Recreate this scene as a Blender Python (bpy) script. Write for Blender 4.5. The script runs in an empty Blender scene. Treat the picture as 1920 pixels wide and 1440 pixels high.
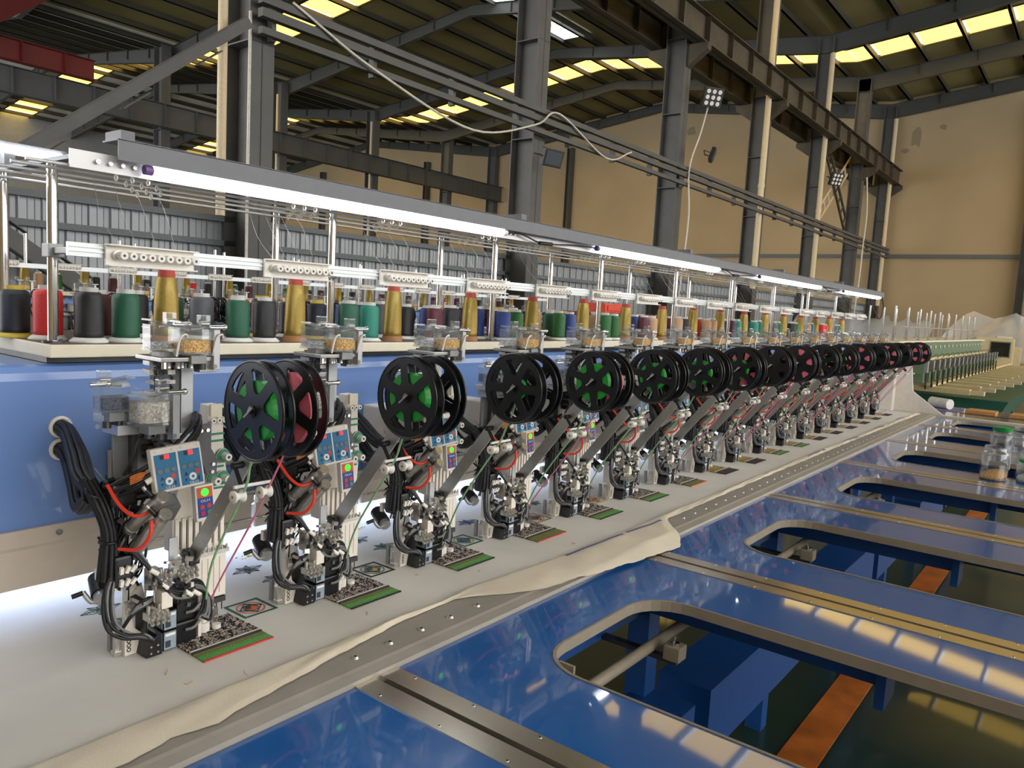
import bpy, bmesh, math, random
from mathutils import Vector, Matrix, Euler
from mathutils.geometry import tessellate_polygon

rnd = random.Random(7)
S = bpy.context.scene
COL = S.collection
PI = math.pi

# ------------------------------------------------------------------ camera
# world: X runs along the machine, Y to the back, Z up, z = 0 is the top of the sewing table
CAM = Vector((-0.63216, -1.29993, 0.64770))
YAW, PITCH, ROLL, FPX = math.radians(37.5543), math.radians(-5.89765), math.radians(3.11456), 1433.33
fw = Vector((math.cos(PITCH)*math.cos(YAW), math.cos(PITCH)*math.sin(YAW), math.sin(PITCH)))
rt = Vector((math.sin(YAW), -math.cos(YAW), 0)); up = rt.cross(fw)
r2 = rt*math.cos(ROLL)+up*math.sin(ROLL); u2 = up*math.cos(ROLL)-rt*math.sin(ROLL)
cam = bpy.data.cameras.new('camera'); cam.sensor_width = 36; cam.lens = 36*FPX/1920
cam.clip_start = .02; cam.clip_end = 300
camo = bpy.data.objects.new('camera', cam); COL.objects.link(camo)
M3 = Matrix((r2, u2, -fw)).transposed()
camo.matrix_world = Matrix.Translation(CAM) @ M3.to_4x4()
S.camera = camo

# ------------------------------------------------------------------ world light and exposure
W = bpy.data.worlds.new('World'); S.world = W; W.use_nodes = True
bg = W.node_tree.nodes['Background']; bg.inputs[0].default_value = (1.0, .985, .96, 1); bg.inputs[1].default_value = 3.2
S.view_settings.view_transform = 'Standard'; S.view_settings.look = 'None'
S.view_settings.gamma = 1; S.view_settings.exposure = 0.38; S.view_settings.use_curve_mapping = False
TUBE_E, SKY_E, UNDER_E = 20.0, 2.9, 6.0

# ------------------------------------------------------------------ materials
MATS = {}
def srgb(c):
    return tuple(((v/255)/12.92 if v/255 <= .04045 else ((v/255+.055)/1.055)**2.4) for v in c)
def mat(name, c, rough=.5, metal=0.0, vary=.12, scale=30.0, bump=0.0, bscale=200.0, coat=0.0, spec=None, aniso=None, emit=None):
    m = bpy.data.materials.new(name); m.use_nodes = True; MATS[name] = m
    nt = m.node_tree; b = nt.nodes['Principled BSDF']
    c = srgb(c)
    b.inputs['Roughness'].default_value = rough; b.inputs['Metallic'].default_value = metal
    if coat: b.inputs['Coat Weight'].default_value = coat; b.inputs['Coat Roughness'].default_value = .04
    if spec is not None: b.inputs['Specular IOR Level'].default_value = spec
    tc = nt.nodes.new('ShaderNodeTexCoord')
    if vary:
        nz = nt.nodes.new('ShaderNodeTexNoise'); nz.inputs['Scale'].default_value = scale; nz.inputs['Detail'].default_value = 4
        if aniso:
            mp = nt.nodes.new('ShaderNodeMapping'); mp.inputs['Scale'].default_value = aniso
            nt.links.new(tc.outputs['Object'], mp.inputs[0]); nt.links.new(mp.outputs[0], nz.inputs['Vector'])
        else: nt.links.new(tc.outputs['Object'], nz.inputs['Vector'])
        rp = nt.nodes.new('ShaderNodeValToRGB')
        lo = [v*(1-vary) for v in c]; hi = [min(1, v*(1+vary)) for v in c]
        rp.color_ramp.elements[0].position = .3; rp.color_ramp.elements[1].position = .7
        rp.color_ramp.elements[0].color = (*lo, 1); rp.color_ramp.elements[1].color = (*hi, 1)
        nt.links.new(nz.outputs['Fac'], rp.inputs[0]); nt.links.new(rp.outputs[0], b.inputs['Base Color'])
    else: b.inputs['Base Color'].default_value = (*c, 1)
    if bump:
        n2 = nt.nodes.new('ShaderNodeTexNoise'); n2.inputs['Scale'].default_value = bscale
        nt.links.new(tc.outputs['Object'], n2.inputs['Vector'])
        bp = nt.nodes.new('ShaderNodeBump'); bp.inputs['Strength'].default_value = bump; bp.inputs['Distance'].default_value = .002
        nt.links.new(n2.outputs['Fac'], bp.inputs['Height']); nt.links.new(bp.outputs[0], b.inputs['Normal'])
    if emit:
        b.inputs['Emission Color'].default_value = (*srgb(emit[:3]), 1); b.inputs['Emission Strength'].default_value = emit[3]
    return m
def vmat(name, c1, c2, scale, rough=.3, metal=0.0, bump=.6):
    """little grains: voronoi cells of two colours with relief"""
    m = mat(name, c1, rough, metal, vary=0); nt = m.node_tree; b = nt.nodes['Principled BSDF']
    tc = nt.nodes.new('ShaderNodeTexCoord'); v = nt.nodes.new('ShaderNodeTexVoronoi'); v.inputs['Scale'].default_value = scale
    nt.links.new(tc.outputs['Object'], v.inputs['Vector'])
    rp = nt.nodes.new('ShaderNodeValToRGB'); rp.color_ramp.elements[0].color = (*srgb(c1), 1); rp.color_ramp.elements[1].color = (*srgb(c2), 1)
    sx = nt.nodes.new('ShaderNodeSeparateColor'); nt.links.new(v.outputs['Color'], sx.inputs[0])
    nt.links.new(sx.outputs[0], rp.inputs[0]); nt.links.new(rp.outputs[0], b.inputs['Base Color'])
    bp = nt.nodes.new('ShaderNodeBump'); bp.inputs['Strength'].default_value = bump; bp.inputs['Distance'].default_value = .003
    bp.invert = True
    nt.links.new(v.outputs['Distance'], bp.inputs['Height']); nt.links.new(bp.outputs[0], b.inputs['Normal'])
    return m
def thread_mat(name, c, rough=.45, sheen=False):
    """wound thread: fine horizontal windings"""
    m = mat(name, c, rough, 0.0, vary=.18, scale=6, aniso=(30, 30, 260))
    nt = m.node_tree; b = nt.nodes['Principled BSDF']
    b.inputs['Specular IOR Level'].default_value = .7
    tc = nt.nodes.new('ShaderNodeTexCoord'); w = nt.nodes.new('ShaderNodeTexWave'); w.bands_direction = 'Z'
    w.inputs['Scale'].default_value = 260; w.inputs['Distortion'].default_value = 3
    nt.links.new(tc.outputs['Object'], w.inputs['Vector'])
    bp = nt.nodes.new('ShaderNodeBump'); bp.inputs['Strength'].default_value = .35; bp.inputs['Distance'].default_value = .001
    nt.links.new(w.outputs['Fac'], bp.inputs['Height']); nt.links.new(bp.outputs[0], b.inputs['Normal'])
    return m
def clear_mat(name, tint=(.93, .95, .96), gl=.13, df=.08):
    m = bpy.data.materials.new(name); m.use_nodes = True; MATS[name] = m
    nt = m.node_tree; nt.nodes.remove(nt.nodes['Principled BSDF']); out = nt.nodes['Material Output']
    t = nt.nodes.new('ShaderNodeBsdfTransparent'); t.inputs[0].default_value = (*tint, 1)
    g = nt.nodes.new('ShaderNodeBsdfGlossy'); g.inputs['Roughness'].default_value = .06
    d = nt.nodes.new('ShaderNodeBsdfDiffuse'); d.inputs[0].default_value = (.85, .87, .88, 1)
    lw = nt.nodes.new('ShaderNodeLayerWeight'); lw.inputs['Blend'].default_value = .35
    mr = nt.nodes.new('ShaderNodeMapRange'); mr.inputs[3].default_value = gl*.5; mr.inputs[4].default_value = min(1, gl*3)
    nt.links.new(lw.outputs['Facing'], mr.inputs[0])
    m1 = nt.nodes.new('ShaderNodeMixShader'); m1.inputs[0].default_value = df
    nt.links.new(t.outputs[0], m1.inputs[1]); nt.links.new(d.outputs[0], m1.inputs[2])
    m2 = nt.nodes.new('ShaderNodeMixShader'); nt.links.new(mr.outputs[0], m2.inputs[0])
    nt.links.new(m1.outputs[0], m2.inputs[1]); nt.links.new(g.outputs[0], m2.inputs[2])
    nt.links.new(m2.outputs[0], out.inputs[0])
    return m
def emat(name, c, s):
    m = bpy.data.materials.new(name); m.use_nodes = True; MATS[name] = m
    nt = m.node_tree; nt.nodes.remove(nt.nodes['Principled BSDF'])
    e = nt.nodes.new('ShaderNodeEmission'); e.inputs[0].default_value = (*srgb(c), 1); e.inputs[1].default_value = s
    nt.links.new(e.outputs[0], nt.nodes['Material Output'].inputs[0])
    return m
mat('chrome', (225, 226, 228), .12, 1, vary=.05, scale=60)
mat('steel', (180, 178, 172), .32, 1, vary=.1, scale=90); mat('tube_steel', (190, 188, 182), .3, .6, vary=.1, scale=90)
mat('brushed', (186, 186, 182), .36, .65, vary=.12, scale=9, aniso=(3, 90, 90))
mat('dark_steel', (92, 92, 92), .4, .8)
mat('nickel', (200, 197, 190), .3, .75, vary=.15, scale=150)
mat('alu', (188, 190, 192), .42, .7, vary=.06)
mat('grey_metal', (142, 143, 142), .45, .6, vary=.08)
mat('grey_rail', (166, 160, 150), .45, .2, vary=.08, scale=12)
mat('black_plastic', (20, 20, 22), .38, vary=.25)
mat('black_cable', (17, 18, 22), .5, vary=.25, bump=.25, bscale=500)
mat('grey_cable', (120, 122, 124), .5, vary=.1)
mat('cream', (234, 226, 214), .42, vary=.04)
mat('white_plastic', (236, 232, 224), .38, vary=.03)
mat('panel_grey', (232, 226, 218), .45, vary=.04)
mat('teal', (22, 112, 158), .4, vary=.06)
mat('blue_print', (30, 62, 140), .4, vary=.05)
mat('orange_print', (214, 92, 40), .4, vary=.05)
mat('button_grey', (92, 118, 132), .4, vary=.05)
mat('button_red', (196, 60, 50), .35, vary=.05)
mat('button_crimson', (190, 26, 60), .3, vary=.05)
mat('button_green', (60, 140, 90), .3, vary=.05)
mat('label_blue', (150, 164, 178), .3, vary=.12, scale=120)
mat('label_dark', (52, 60, 70), .4, vary=.1)
mat('red_hose', (226, 62, 42), .3, vary=.05)
mat('wire_orange', (214, 120, 50), .5)
mat('green_disc', (58, 140, 110), .5)
mat('brass', (190, 160, 84), .3, 1)
mat('beam_blue', (116, 150, 212), .3, vary=.03, scale=3, coat=.5)
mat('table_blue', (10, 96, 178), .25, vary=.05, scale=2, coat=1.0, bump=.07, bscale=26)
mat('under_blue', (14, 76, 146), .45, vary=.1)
mat('stainless', (222, 214, 200), .24, .9, vary=.1, scale=6, aniso=(120, 2, 2))
mat('skirt', (206, 194, 178), .45, vary=.03)
mat('rim', (150, 140, 124), .5, vary=.06)
mat('rubber', (26, 22, 24), .6)
mat('tray_edge', (224, 216, 194), .45, vary=.04)
mat('tray_top', (92, 82, 74), .8, vary=.25, scale=40)
mat('canopy', (108, 110, 114), .5, .2, vary=.05)
mat('perforated', (206, 206, 206), .4, .3, vary=.04)
mat('rail_alu', (206, 210, 210), .35, .55, vary=.06, scale=14, aniso=(2, 40, 90))
mat('reel_black', (17, 18, 21), .34, vary=.2)
mat('reel_green', (18, 150, 44), .4, vary=.08)
mat('reel_pink', (236, 112, 132), .5, vary=.08)
thread_mat('cord_green', (150, 200, 150)); thread_mat('cord_pink', (232, 130, 160)); thread_mat('cord_grey', (150, 156, 150))
clear_mat('clear'); clear_mat('jar_clear', gl=.12, df=.04); clear_mat('film', (.80, .76, .66), gl=.03, df=.34)
vmat('beads_gold', (206, 120, 34), (255, 222, 130), 340, .2, .15)
vmat('beads_white', (176, 160, 140), (252, 246, 236), 340, .3)
vmat('beads_black', (10, 14, 26), (70, 86, 120), 340, .2, .2)
vmat('beads_clear', (120, 124, 128), (235, 236, 238), 420, .15, .3)
emat('tube_light', (240, 246, 255), TUBE_E); emat('under_light', (236, 244, 255), UNDER_E)
emat('skylight', (255, 208, 92), SKY_E); emat('ridge_light', (246, 250, 250), 3.0)
emat('led_red', (255, 40, 40), 3.0); emat('led_green', (60, 235, 60), 2.0)
mat('tube_cap_glow', (120, 90, 150), .4)  # purple glow of the lit tube end, put into the cap colour
mat('cloth', (224, 221, 213), .85, vary=.05, scale=5, bump=.25, bscale=900)
mat('cloth_fold', (230, 219, 198), .85, vary=.06, scale=9, bump=.35, bscale=300)
mat('lilac', (118, 116, 160), .8)
mat('emb_green', (92, 164, 82), .7, vary=.3, scale=300); mat('emb_dark_green', (24, 92, 70), .7, vary=.1)
mat('emb_maroon', (74, 44, 52), .7, vary=.3, scale=300); mat('emb_red', (196, 64, 62), .7); mat('emb_black', (34, 32, 34), .7)
mat('emb_brown', (120, 92, 78), .7); mat('emb_white', (190, 182, 174), .7); mat('emb_olive', (118, 124, 70), .7, vary=.3, scale=300); mat('emb_yellow', (222, 206, 70), .7)
mat('emb_orange', (230, 96, 44), .7); mat('emb_blue', (40, 80, 150), .7); mat('emb_tan', (196, 150, 90), .7)
for n_, c_ in dict(black=(17, 17, 20), navy=(12, 24, 38), red=(214, 36, 30), green=(0, 84, 56), leaf=(10, 92, 24), maroon=(84, 14, 36), grey=(84, 88, 92),
                   blue=(30, 56, 128), tan=(186, 146, 112), teal2=(20, 110, 140), plum=(66, 34, 56), jade=(16, 128, 108), pale=(206, 200, 160)).items(): thread_mat('t_'+n_, c_)
m_ = thread_mat('t_gold', (172, 146, 74), .36); m_.node_tree.nodes['Principled BSDF'].inputs['Metallic'].default_value = .65
mat('cone_white', (206, 204, 198), .5, vary=.03); mat('cone_yellow', (206, 184, 74), .5); mat('cone_brown', (162, 112, 70), .6); mat('cone_red', (178, 72, 60), .6)
mat('floor', (34, 54, 44), .35, vary=.25, scale=3, coat=.3); mat('floor_line', (196, 108, 36), .5, vary=.3, scale=8)
mat('wall', (184, 164, 130), .8, vary=.07, scale=.35, bump=.1, bscale=4); mat('stain', (150, 138, 112), .9)
mat('clad', (158, 162, 166), .5, .3, vary=.06, scale=3); mat('girt', (104, 110, 114), .6, vary=.08)
mat('column', (84, 84, 82), .55, vary=.12, scale=3); mat('rust_beam', (74, 66, 52), .6, vary=.25, scale=3)
mat('column_rear', (84, 86, 86), .6, vary=.08, scale=2)
mat('roof', (134, 124, 80), .8, vary=.12, scale=.6); mat('purlin', (66, 62, 52), .6, vary=.1); mat('roof_rear', (206, 206, 198), .7, vary=.15, scale=.8)
mat('rafter', (72, 74, 72), .6, vary=.1, scale=1)
mat('pipe', (214, 196, 160), .5, vary=.06); mat('white_cable', (216, 212, 202), .5); mat('red_paint', (120, 34, 30), .5)
mat('green_paint', (92, 116, 86), .4, vary=.05); mat('deep_green', (16, 84, 66), .45, vary=.1); mat('cream_slat', (214, 196, 150), .5, vary=.06)
mat('cardboard', (196, 142, 80), .8, vary=.1); mat('lid_green', (10, 150, 66), .4); mat('grey_table', (96, 98, 108), .22, vary=.06, coat=.6)
mat('screen_glass', (24, 28, 26), .08); mat('screen_grey', (112, 124, 104), .2); mat('paper', (232, 230, 226), .7)
mat('orange_plastic', (220, 66, 34), .4)

# ------------------------------------------------------------------ mesh helpers
class MB:
    def __init__(s): s.v = []; s.f = []; s.m = []; s.sm = []
    def add(s, vs, fs, m=0, sm=False):
        o = len(s.v); s.v += [tuple(v) for v in vs]
        for f in fs: s.f.append([i+o for i in f]); s.m.append(m); s.sm.append(sm)
        return s
    def box(s, c, d, rot=None, m=0):
        x, y, z = d[0]/2, d[1]/2, d[2]/2
        vs = [Vector(p) for p in ((-x,-y,-z),(x,-y,-z),(x,y,-z),(-x,y,-z),(-x,-y,z),(x,-y,z),(x,y,z),(-x,y,z))]
        if rot is not None:
            R = rot if isinstance(rot, Matrix) else Euler(rot).to_matrix()
            vs = [R @ v for v in vs]
        c = Vector(c)
        return s.add([v+c for v in vs], [(0,3,2,1),(4,5,6,7),(0,1,5,4),(1,2,6,5),(2,3,7,6),(3,0,4,7)], m)
    def b(s, x0, x1, y0, y1, z0, z1, m=0): return s.box(((x0+x1)/2,(y0+y1)/2,(z0+z1)/2), (x1-x0,y1-y0,z1-z0), None, m)
    def frame(s, d):
        d = Vector(d).normalized(); a = Vector((0,0,1)) if abs(d.z) < .9 else Vector((1,0,0))
        u = d.cross(a).normalized(); return u, d.cross(u)
    def cyl(s, p0, p1, r, r1=None, n=12, m=0, caps=True):
        p0, p1 = Vector(p0), Vector(p1); r1 = r if r1 is None else r1
        u, w = s.frame(p1-p0); vs = []
        for p, q in ((p0, r), (p1, r1)):
            for i in range(n):
                a = 2*PI*i/n; vs.append(p+(u*math.cos(a)+w*math.sin(a))*q)
        s.add(vs, [(i, i+n, (i+1)%n+n, (i+1)%n) for i in range(n)], m, True)
        if caps: s.add(vs, [tuple(range(n)), tuple(reversed(range(n, 2*n)))], m)
        return s
    def tube(s, pts, r, n=6, m=0, sub=5, taper=None):
        P = [Vector(p) for p in pts]
        if sub > 1 and len(P) > 2:
            Q = []; E = [P[0]*2-P[1]]+P+[P[-1]*2-P[-2]]
            for i in range(1, len(E)-2):
                for k in range(sub):
                    t = k/sub; a, b, c, d = E[i-1], E[i], E[i+1], E[i+2]
                    Q.append(.5*((2*b)+(c-a)*t+(2*a-5*b+4*c-d)*t*t+(3*b-a-3*c+d)*t**3))
            P = Q+[P[-1]]
        vs = []; u = None
        for i, p in enumerate(P):
            d = (P[min(i+1, len(P)-1)]-P[max(i-1, 0)]).normalized()
            if u is None: u, _ = s.frame(d)
            u = (u-d*u.dot(d)).normalized(); w = d.cross(u)
            q = r if taper is None else r*(taper[0]+(taper[1]-taper[0])*i/(len(P)-1))
            vs += [p+(u*math.cos(2*PI*k/n)+w*math.sin(2*PI*k/n))*q for k in range(n)]
        L = len(P)
        s.add(vs, [(i*n+k, i*n+(k+1)%n, (i+1)*n+(k+1)%n, (i+1)*n+k) for i in range(L-1) for k in range(n)], m, True)
        s.add(vs, [tuple(reversed(range(n))), tuple(range((L-1)*n, L*n))], m)
        return s
    def prism(s, loops, ax, a, b, m=0, sm=False):
        """2D loops (first outer, rest holes) extruded along axis ax (0,1,2) from a to b"""
        if not isinstance(loops[0][0], (tuple, list)): loops = [loops]
        def P(p, t):
            return ((t, p[0], p[1]), (p[0], t, p[1]), (p[0], p[1], t))[ax]
        tri = tessellate_polygon([[Vector((p[0], p[1], 0)) for p in l] for l in loops])
        flat = [p for l in loops for p in l]; n = len(flat)
        vs = [P(p, a) for p in flat]+[P(p, b) for p in flat]
        s.add(vs, [t for t in tri]+[tuple(reversed([i+n for i in t])) for t in tri], m)
        o = 0; fs = []
        for l in loops:
            k = len(l); fs += [(o+i, o+(i+1)%k, o+(i+1)%k+n, o+i+n) for i in range(k)]; o += k
        return s.add(vs, fs, m, sm)
    def lathe(s, prof, c=(0,0,0), n=20, m=0, ax=2):
        vs = []
        for r, z in prof:
            for i in range(n):
                a = 2*PI*i/n; p = (r*math.cos(a), r*math.sin(a), z)
                if ax == 0: p = (z, p[0], p[1])
                if ax == 1: p = (p[0], z, p[1])
                vs.append((p[0]+c[0], p[1]+c[1], p[2]+c[2]))
        L = len(prof)
        s.add(vs, [(i*n+k, i*n+(k+1)%n, (i+1)*n+(k+1)%n, (i+1)*n+k) for i in range(L-1) for k in range(n)], m, True)
        return s.add(vs, [tuple(reversed(range(n))), tuple(range((L-1)*n, L*n))], m)
    def torus(s, c, d, R, r, n=14, k=6, m=0):
        u, w = s.frame(d); d = Vector(d).normalized(); c = Vector(c); vs = []
        for i in range(n):
            a = 2*PI*i/n; e = u*math.cos(a)+w*math.sin(a)
            vs += [c+e*(R+r*math.cos(2*PI*j/k))+d*(r*math.sin(2*PI*j/k)) for j in range(k)]
        return s.add(vs, [(i*k+j, ((i+1)%n)*k+j, ((i+1)%n)*k+(j+1)%k, i*k+(j+1)%k) for i in range(n) for j in range(k)], m, True)
    def ball(s, c, r, n=8, k=5, m=0, sc=(1,1,1)):
        vs = [(c[0], c[1], c[2]-r*sc[2])]
        for j in range(1, k):
            t = -PI/2+PI*j/k
            vs += [(c[0]+r*sc[0]*math.cos(t)*math.cos(2*PI*i/n), c[1]+r*sc[1]*math.cos(t)*math.sin(2*PI*i/n), c[2]+r*sc[2]*math.sin(t)) for i in range(n)]
        vs.append((c[0], c[1], c[2]+r*sc[2])); T = len(vs)-1
        fs = [(0, 1+(i+1)%n, 1+i) for i in range(n)]
        for j in range(k-2): fs += [(1+j*n+i, 1+j*n+(i+1)%n, 1+(j+1)*n+(i+1)%n, 1+(j+1)*n+i) for i in range(n)]
        fs += [(T, 1+(k-2)*n+i, 1+(k-2)*n+(i+1)%n) for i in range(n)]
        return s.add(vs, fs, m, True)
    def mesh(s, name, mats, bevel=0):
        me = bpy.data.meshes.new(name); me.from_pydata(s.v, [], s.f)
        for q in ([mats] if isinstance(mats, str) else mats): me.materials.append(MATS[q])
        me.polygons.foreach_set('material_index', s.m); me.polygons.foreach_set('use_smooth', s.sm)
        bm = bmesh.new(); bm.from_mesh(me)
        bmesh.ops.recalc_face_normals(bm, faces=bm.faces)
        if bevel:
            bmesh.ops.remove_doubles(bm, verts=bm.verts, dist=1e-6)
            ed = [e for e in bm.edges if len(e.link_faces) == 2 and e.calc_face_angle(0) > .6]
            bmesh.ops.bevel(bm, geom=ed, offset=bevel, segments=2, profile=.6, affect='EDGES', clamp_overlap=True)
        bm.to_mesh(me); bm.free(); me.update()
        return me
    def build(s, name, mats, parent=None, bevel=0, loc=(0,0,0)):
        o = bpy.data.objects.new(name, s.mesh(name, mats, bevel)); COL.objects.link(o); o.location = loc
        if parent: o.parent = parent
        return o
def tag(o, label=None, cat=None, group=None, kind=None):
    if label: o['label'] = label
    if cat: o['category'] = cat
    if group: o['group'] = group
    if kind: o['kind'] = kind
    return o
def thing(name, label, cat, loc=(0,0,0), group=None, rz=0):
    o = bpy.data.objects.new(name, None); COL.objects.link(o); o.empty_display_size = .05
    o.location = loc; o.rotation_euler = (0, 0, rz); return tag(o, label, cat, group)
def inst(src, parent=None, loc=None, name=None):
    o = src.copy(); COL.objects.link(o); o.parent = parent
    if name: o.name = name
    if loc is not None: o.location = loc
    return o
KIDS = {}
def copy_tree(o, parent=None, skip=()):
    c = o.copy(); COL.objects.link(c); c.parent = parent
    for ch in o.children:
        if ch.name.split('.')[0] in skip: continue
        copy_tree(ch, c, skip)
    return c
def text_mesh(body, size):
    cu = bpy.data.curves.new('lettering', 'FONT'); cu.body = body; cu.size = size; cu.align_x = 'CENTER'; cu.extrude = .0002
    cu.resolution_u = 3
    t = bpy.data.objects.new('tmp', cu); COL.objects.link(t)
    me = bpy.data.meshes.new_from_object(t.evaluated_get(bpy.context.evaluated_depsgraph_get()))
    bpy.data.objects.remove(t); return me
ORD = ['first','second','third','fourth','fifth','sixth','seventh','eighth','ninth','tenth','eleventh','twelfth','thirteenth','fourteenth','fifteenth','sixteenth','seventeenth','eighteenth','nineteenth','twentieth','twenty-first']
def arc(cx, cy, r, a0, a1, n): return [(cx+r*math.cos(a0+(a1-a0)*i/n), cy+r*math.sin(a0+(a1-a0)*i/n)) for i in range(n+1)]
def circle(cx, cy, r, n): return [(cx+r*math.cos(2*PI*i/n), cy+r*math.sin(2*PI*i/n)) for i in range(n)]
def in_view(pts):
    for p in pts:
        d = Vector(p)-CAM; z = d.dot(fw)
        if z > 0 and abs(d.dot(r2)/z)*FPX < 980 and abs(d.dot(u2)/z)*FPX < 740: return True
    return False
P = .33; NH = 17; ZF = -.88

# ================================================================== THE HALL
ZV, SL = 10.62, .115                       # valley height, roof slope
SLOPES = [(-15.7, -4.2, ZV, SL), (-4.2, 7.3, ZV+11.5*SL, -SL), (7.3, 18.75, ZV, SL), (18.75, 30.2, ZV+11.45*SL, -SL), (30.2, 41.6, ZV, SL), (41.6, 53, ZV+11.4*SL, -SL)]
XE = 37.45; X0 = -7.0
COLX = [-.6, 4.96, 10.63, 16.29, 21.75, 27.3, 32.55, 37.2]
fl = tag(MB().b(X0, XE, -15.7, 53, ZF-.1, ZF).build('floor', 'floor'), kind='structure')
ln = MB().b(X0, 30, -.67, -.54, ZF, ZF+.003).build('floor_marking', 'floor_line', fl)
prof = [(53, ZF)]
for y0, y1, z0, s in reversed(SLOPES): prof += [(y1, z0+s*(y1-y0))]
prof += [(-15.7, ZV), (-15.7, ZF)]
we = tag(MB().prism([(y, z) for y, z in prof], 0, XE, XE+.3).build('wall_end', 'wall'), kind='structure')
for q, (y, z, w, h) in enumerate([(6.2, 9.0, .5, .9), (5.2, 9.3, .3, .3), (17.0, 10.2, .5, .5), (28.8, 8.2, .35, 1.2), (6.6, 8.4, .4, .2)]):
    pts = [(y+w*.5*math.cos(a)*(1+.4*rnd.uniform(-1, 1)), z+h*.5*math.sin(a)*(1+.4*rnd.uniform(-1, 1))) for a in [2*PI*i/9 for i in range(9)]]
    MB().prism(pts, 0, XE-.01, XE).build('damp_patch', 'stain', we)
tag(MB().b(XE-.12, XE, -15, 52, 3.68, 3.84).build('trim_1', 'girt'), kind='structure')
tag(MB().b(X0, XE, 53, 53.2, ZF, ZV).build('wall_left', 'clad'), kind='structure')
tag(MB().b(X0-.3, X0, -15.7, 7.3, ZF, ZV).build('wall_near_unseen', 'wall'), kind='structure')  # unseen, added to darken chrome reflections; stops short so daylight reaches rear bays
tag(MB().b(X0, XE, -15.9, -15.7, ZF, 1.2).build('wall_right_unseen', 'wall'), kind='structure')  # unseen low wall, added as a dark lower band in the chrome reflections
# roof: sheets per slope, purlins, rafters, skylight panels
ceil = bpy.data.objects.new('ceiling', None); COL.objects.link(ceil); ceil['kind'] = 'structure'
STR = [18.45, 30.4]; SW = 1.6
pur = None; NP = 8
for si, (y0, y1, z0, s) in enumerate(SLOPES):
    rm = 'roof' if y1 < 31 else 'roof_rear'
    def zr(y): return z0+s*(y-y0)
    xs = [X0]
    for c in STR: xs += [c-SW/2, c+SW/2]
    xs += [XE]
    for a, b in zip(xs[0::2], xs[1::2]):
        mb = MB(); mb.add([(a, y0, zr(y0)), (b, y0, zr(y0)), (b, y1, zr(y1)), (a, y1, zr(y1)), (a, y0, zr(y0)+.08), (b, y0, zr(y0)+.08), (b, y1, zr(y1)+.08), (a, y1, zr(y1)+.08)],
               [(0, 3, 2, 1), (4, 5, 6, 7), (0, 1, 5, 4), (1, 2, 6, 5), (2, 3, 7, 6), (3, 0, 4, 7)])
        mb.build('roof_sheet', rm, ceil)
    st = (y1-y0)/NP
    for i in range(NP):
        y = y0+st*(i+.5)
        mb = MB(); mb.b(X0, XE, -.035, .035, -.2, 0).b(X0, XE, -.035, .06, -.2, -.185)
        mb.build('purlin', 'purlin', ceil, loc=(0, y, zr(y)-.005))
    for c in STR:
        for i in range(-1, NP):
            ya, yb = max(y0, y0+st*(i+.5)+.06)+.02, min(y1, y0+st*(i+1.5)-.06)-.02
            if yb-ya < .2: continue
            mb = MB(); mb.add([(c-SW/2, ya, zr(ya)), (c+SW/2, ya, zr(ya)), (c+SW/2, yb, zr(yb)), (c-SW/2, yb, zr(yb)), (c-SW/2, ya, zr(ya)+.03), (c+SW/2, ya, zr(ya)+.03), (c+SW/2, yb, zr(yb)+.03), (c-SW/2, yb, zr(yb)+.03)],
                   [(0, 3, 2, 1), (4, 5, 6, 7), (0, 1, 5, 4), (1, 2, 6, 5), (2, 3, 7, 6), (3, 0, 4, 7)])
            mb.build('skylight_panel' if in_view(mb.v) else 'skylight_panel_offscreen', 'skylight', ceil)
        for xx in (c-SW/2, c+SW/2):
            mb = MB(); mb.add([(xx-.03, y0, zr(y0)-.04), (xx+.03, y0, zr(y0)-.04), (xx+.03, y1, zr(y1)-.04), (xx-.03, y1, zr(y1)-.04), (xx-.03, y0, zr(y0)+.03), (xx+.03, y0, zr(y0)+.03), (xx+.03, y1, zr(y1)+.03), (xx-.03, y1, zr(y1)+.03)],
                   [(0, 3, 2, 1), (4, 5, 6, 7), (0, 1, 5, 4), (1, 2, 6, 5), (2, 3, 7, 6), (3, 0, 4, 7)])
            mb.build('skylight_curb', 'purlin', ceil)
    for x in COLX:
        mb = MB()
        for (dx0, dx1, a, b) in ((-.09, .09, -.205, -.217), (-.01, .01, -.217, -.58), (-.09, .09, -.58, -.6)):
            h0, h1 = zr(y0), zr(y1)
            e0 = .22 if (si % 2 == 0) else 0; e1 = .22 if si % 2 else 0       # deeper haunch at the columns
            lo0 = b-(e0 if b < -.4 else 0); lo1 = b-(e1 if b < -.4 else 0); hi0 = a-(e0 if a < -.4 else 0); hi1 = a-(e1 if a < -.4 else 0)
            vs = [(x+dx0, y0, h0+lo0), (x+dx1, y0, h0+lo0), (x+dx1, y1, h1+lo1), (x+dx0, y1, h1+lo1), (x+dx0, y0, h0+hi0), (x+dx1, y0, h0+hi0), (x+dx1, y1, h1+hi1), (x+dx0, y1, h1+hi1)]
            mb.add(vs, [(0, 3, 2, 1), (4, 5, 6, 7), (0, 1, 5, 4), (1, 2, 6, 5), (2, 3, 7, 6), (3, 0, 4, 7)])
        for k in range(1, 6):
            y = y0+(y1-y0)*k/6; mb.box((x, y, zr(y)-.40), (.17, .012, .36))
        mb.build('rafter', 'rafter', ceil)
# raised ridge vent over the middle bay
for x0, x1 in ((18.2, 26.2),):
    MB().b(x0, x1, 17.6, 17.66, 11.5, 11.9).b(x0, x1, 16.2, 16.26, 11.4, 11.6).build('vent_curb', 'rafter', ceil)
    for k in range(5): vp = MB().b(x0+k*1.6+.05, x0+k*1.6+1.55, 16.3, 17.55, 11.60, 11.61); vp.build('vent_panel' if in_view(vp.v) else 'vent_panel_offscreen', 'ridge_light', ceil)

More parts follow.
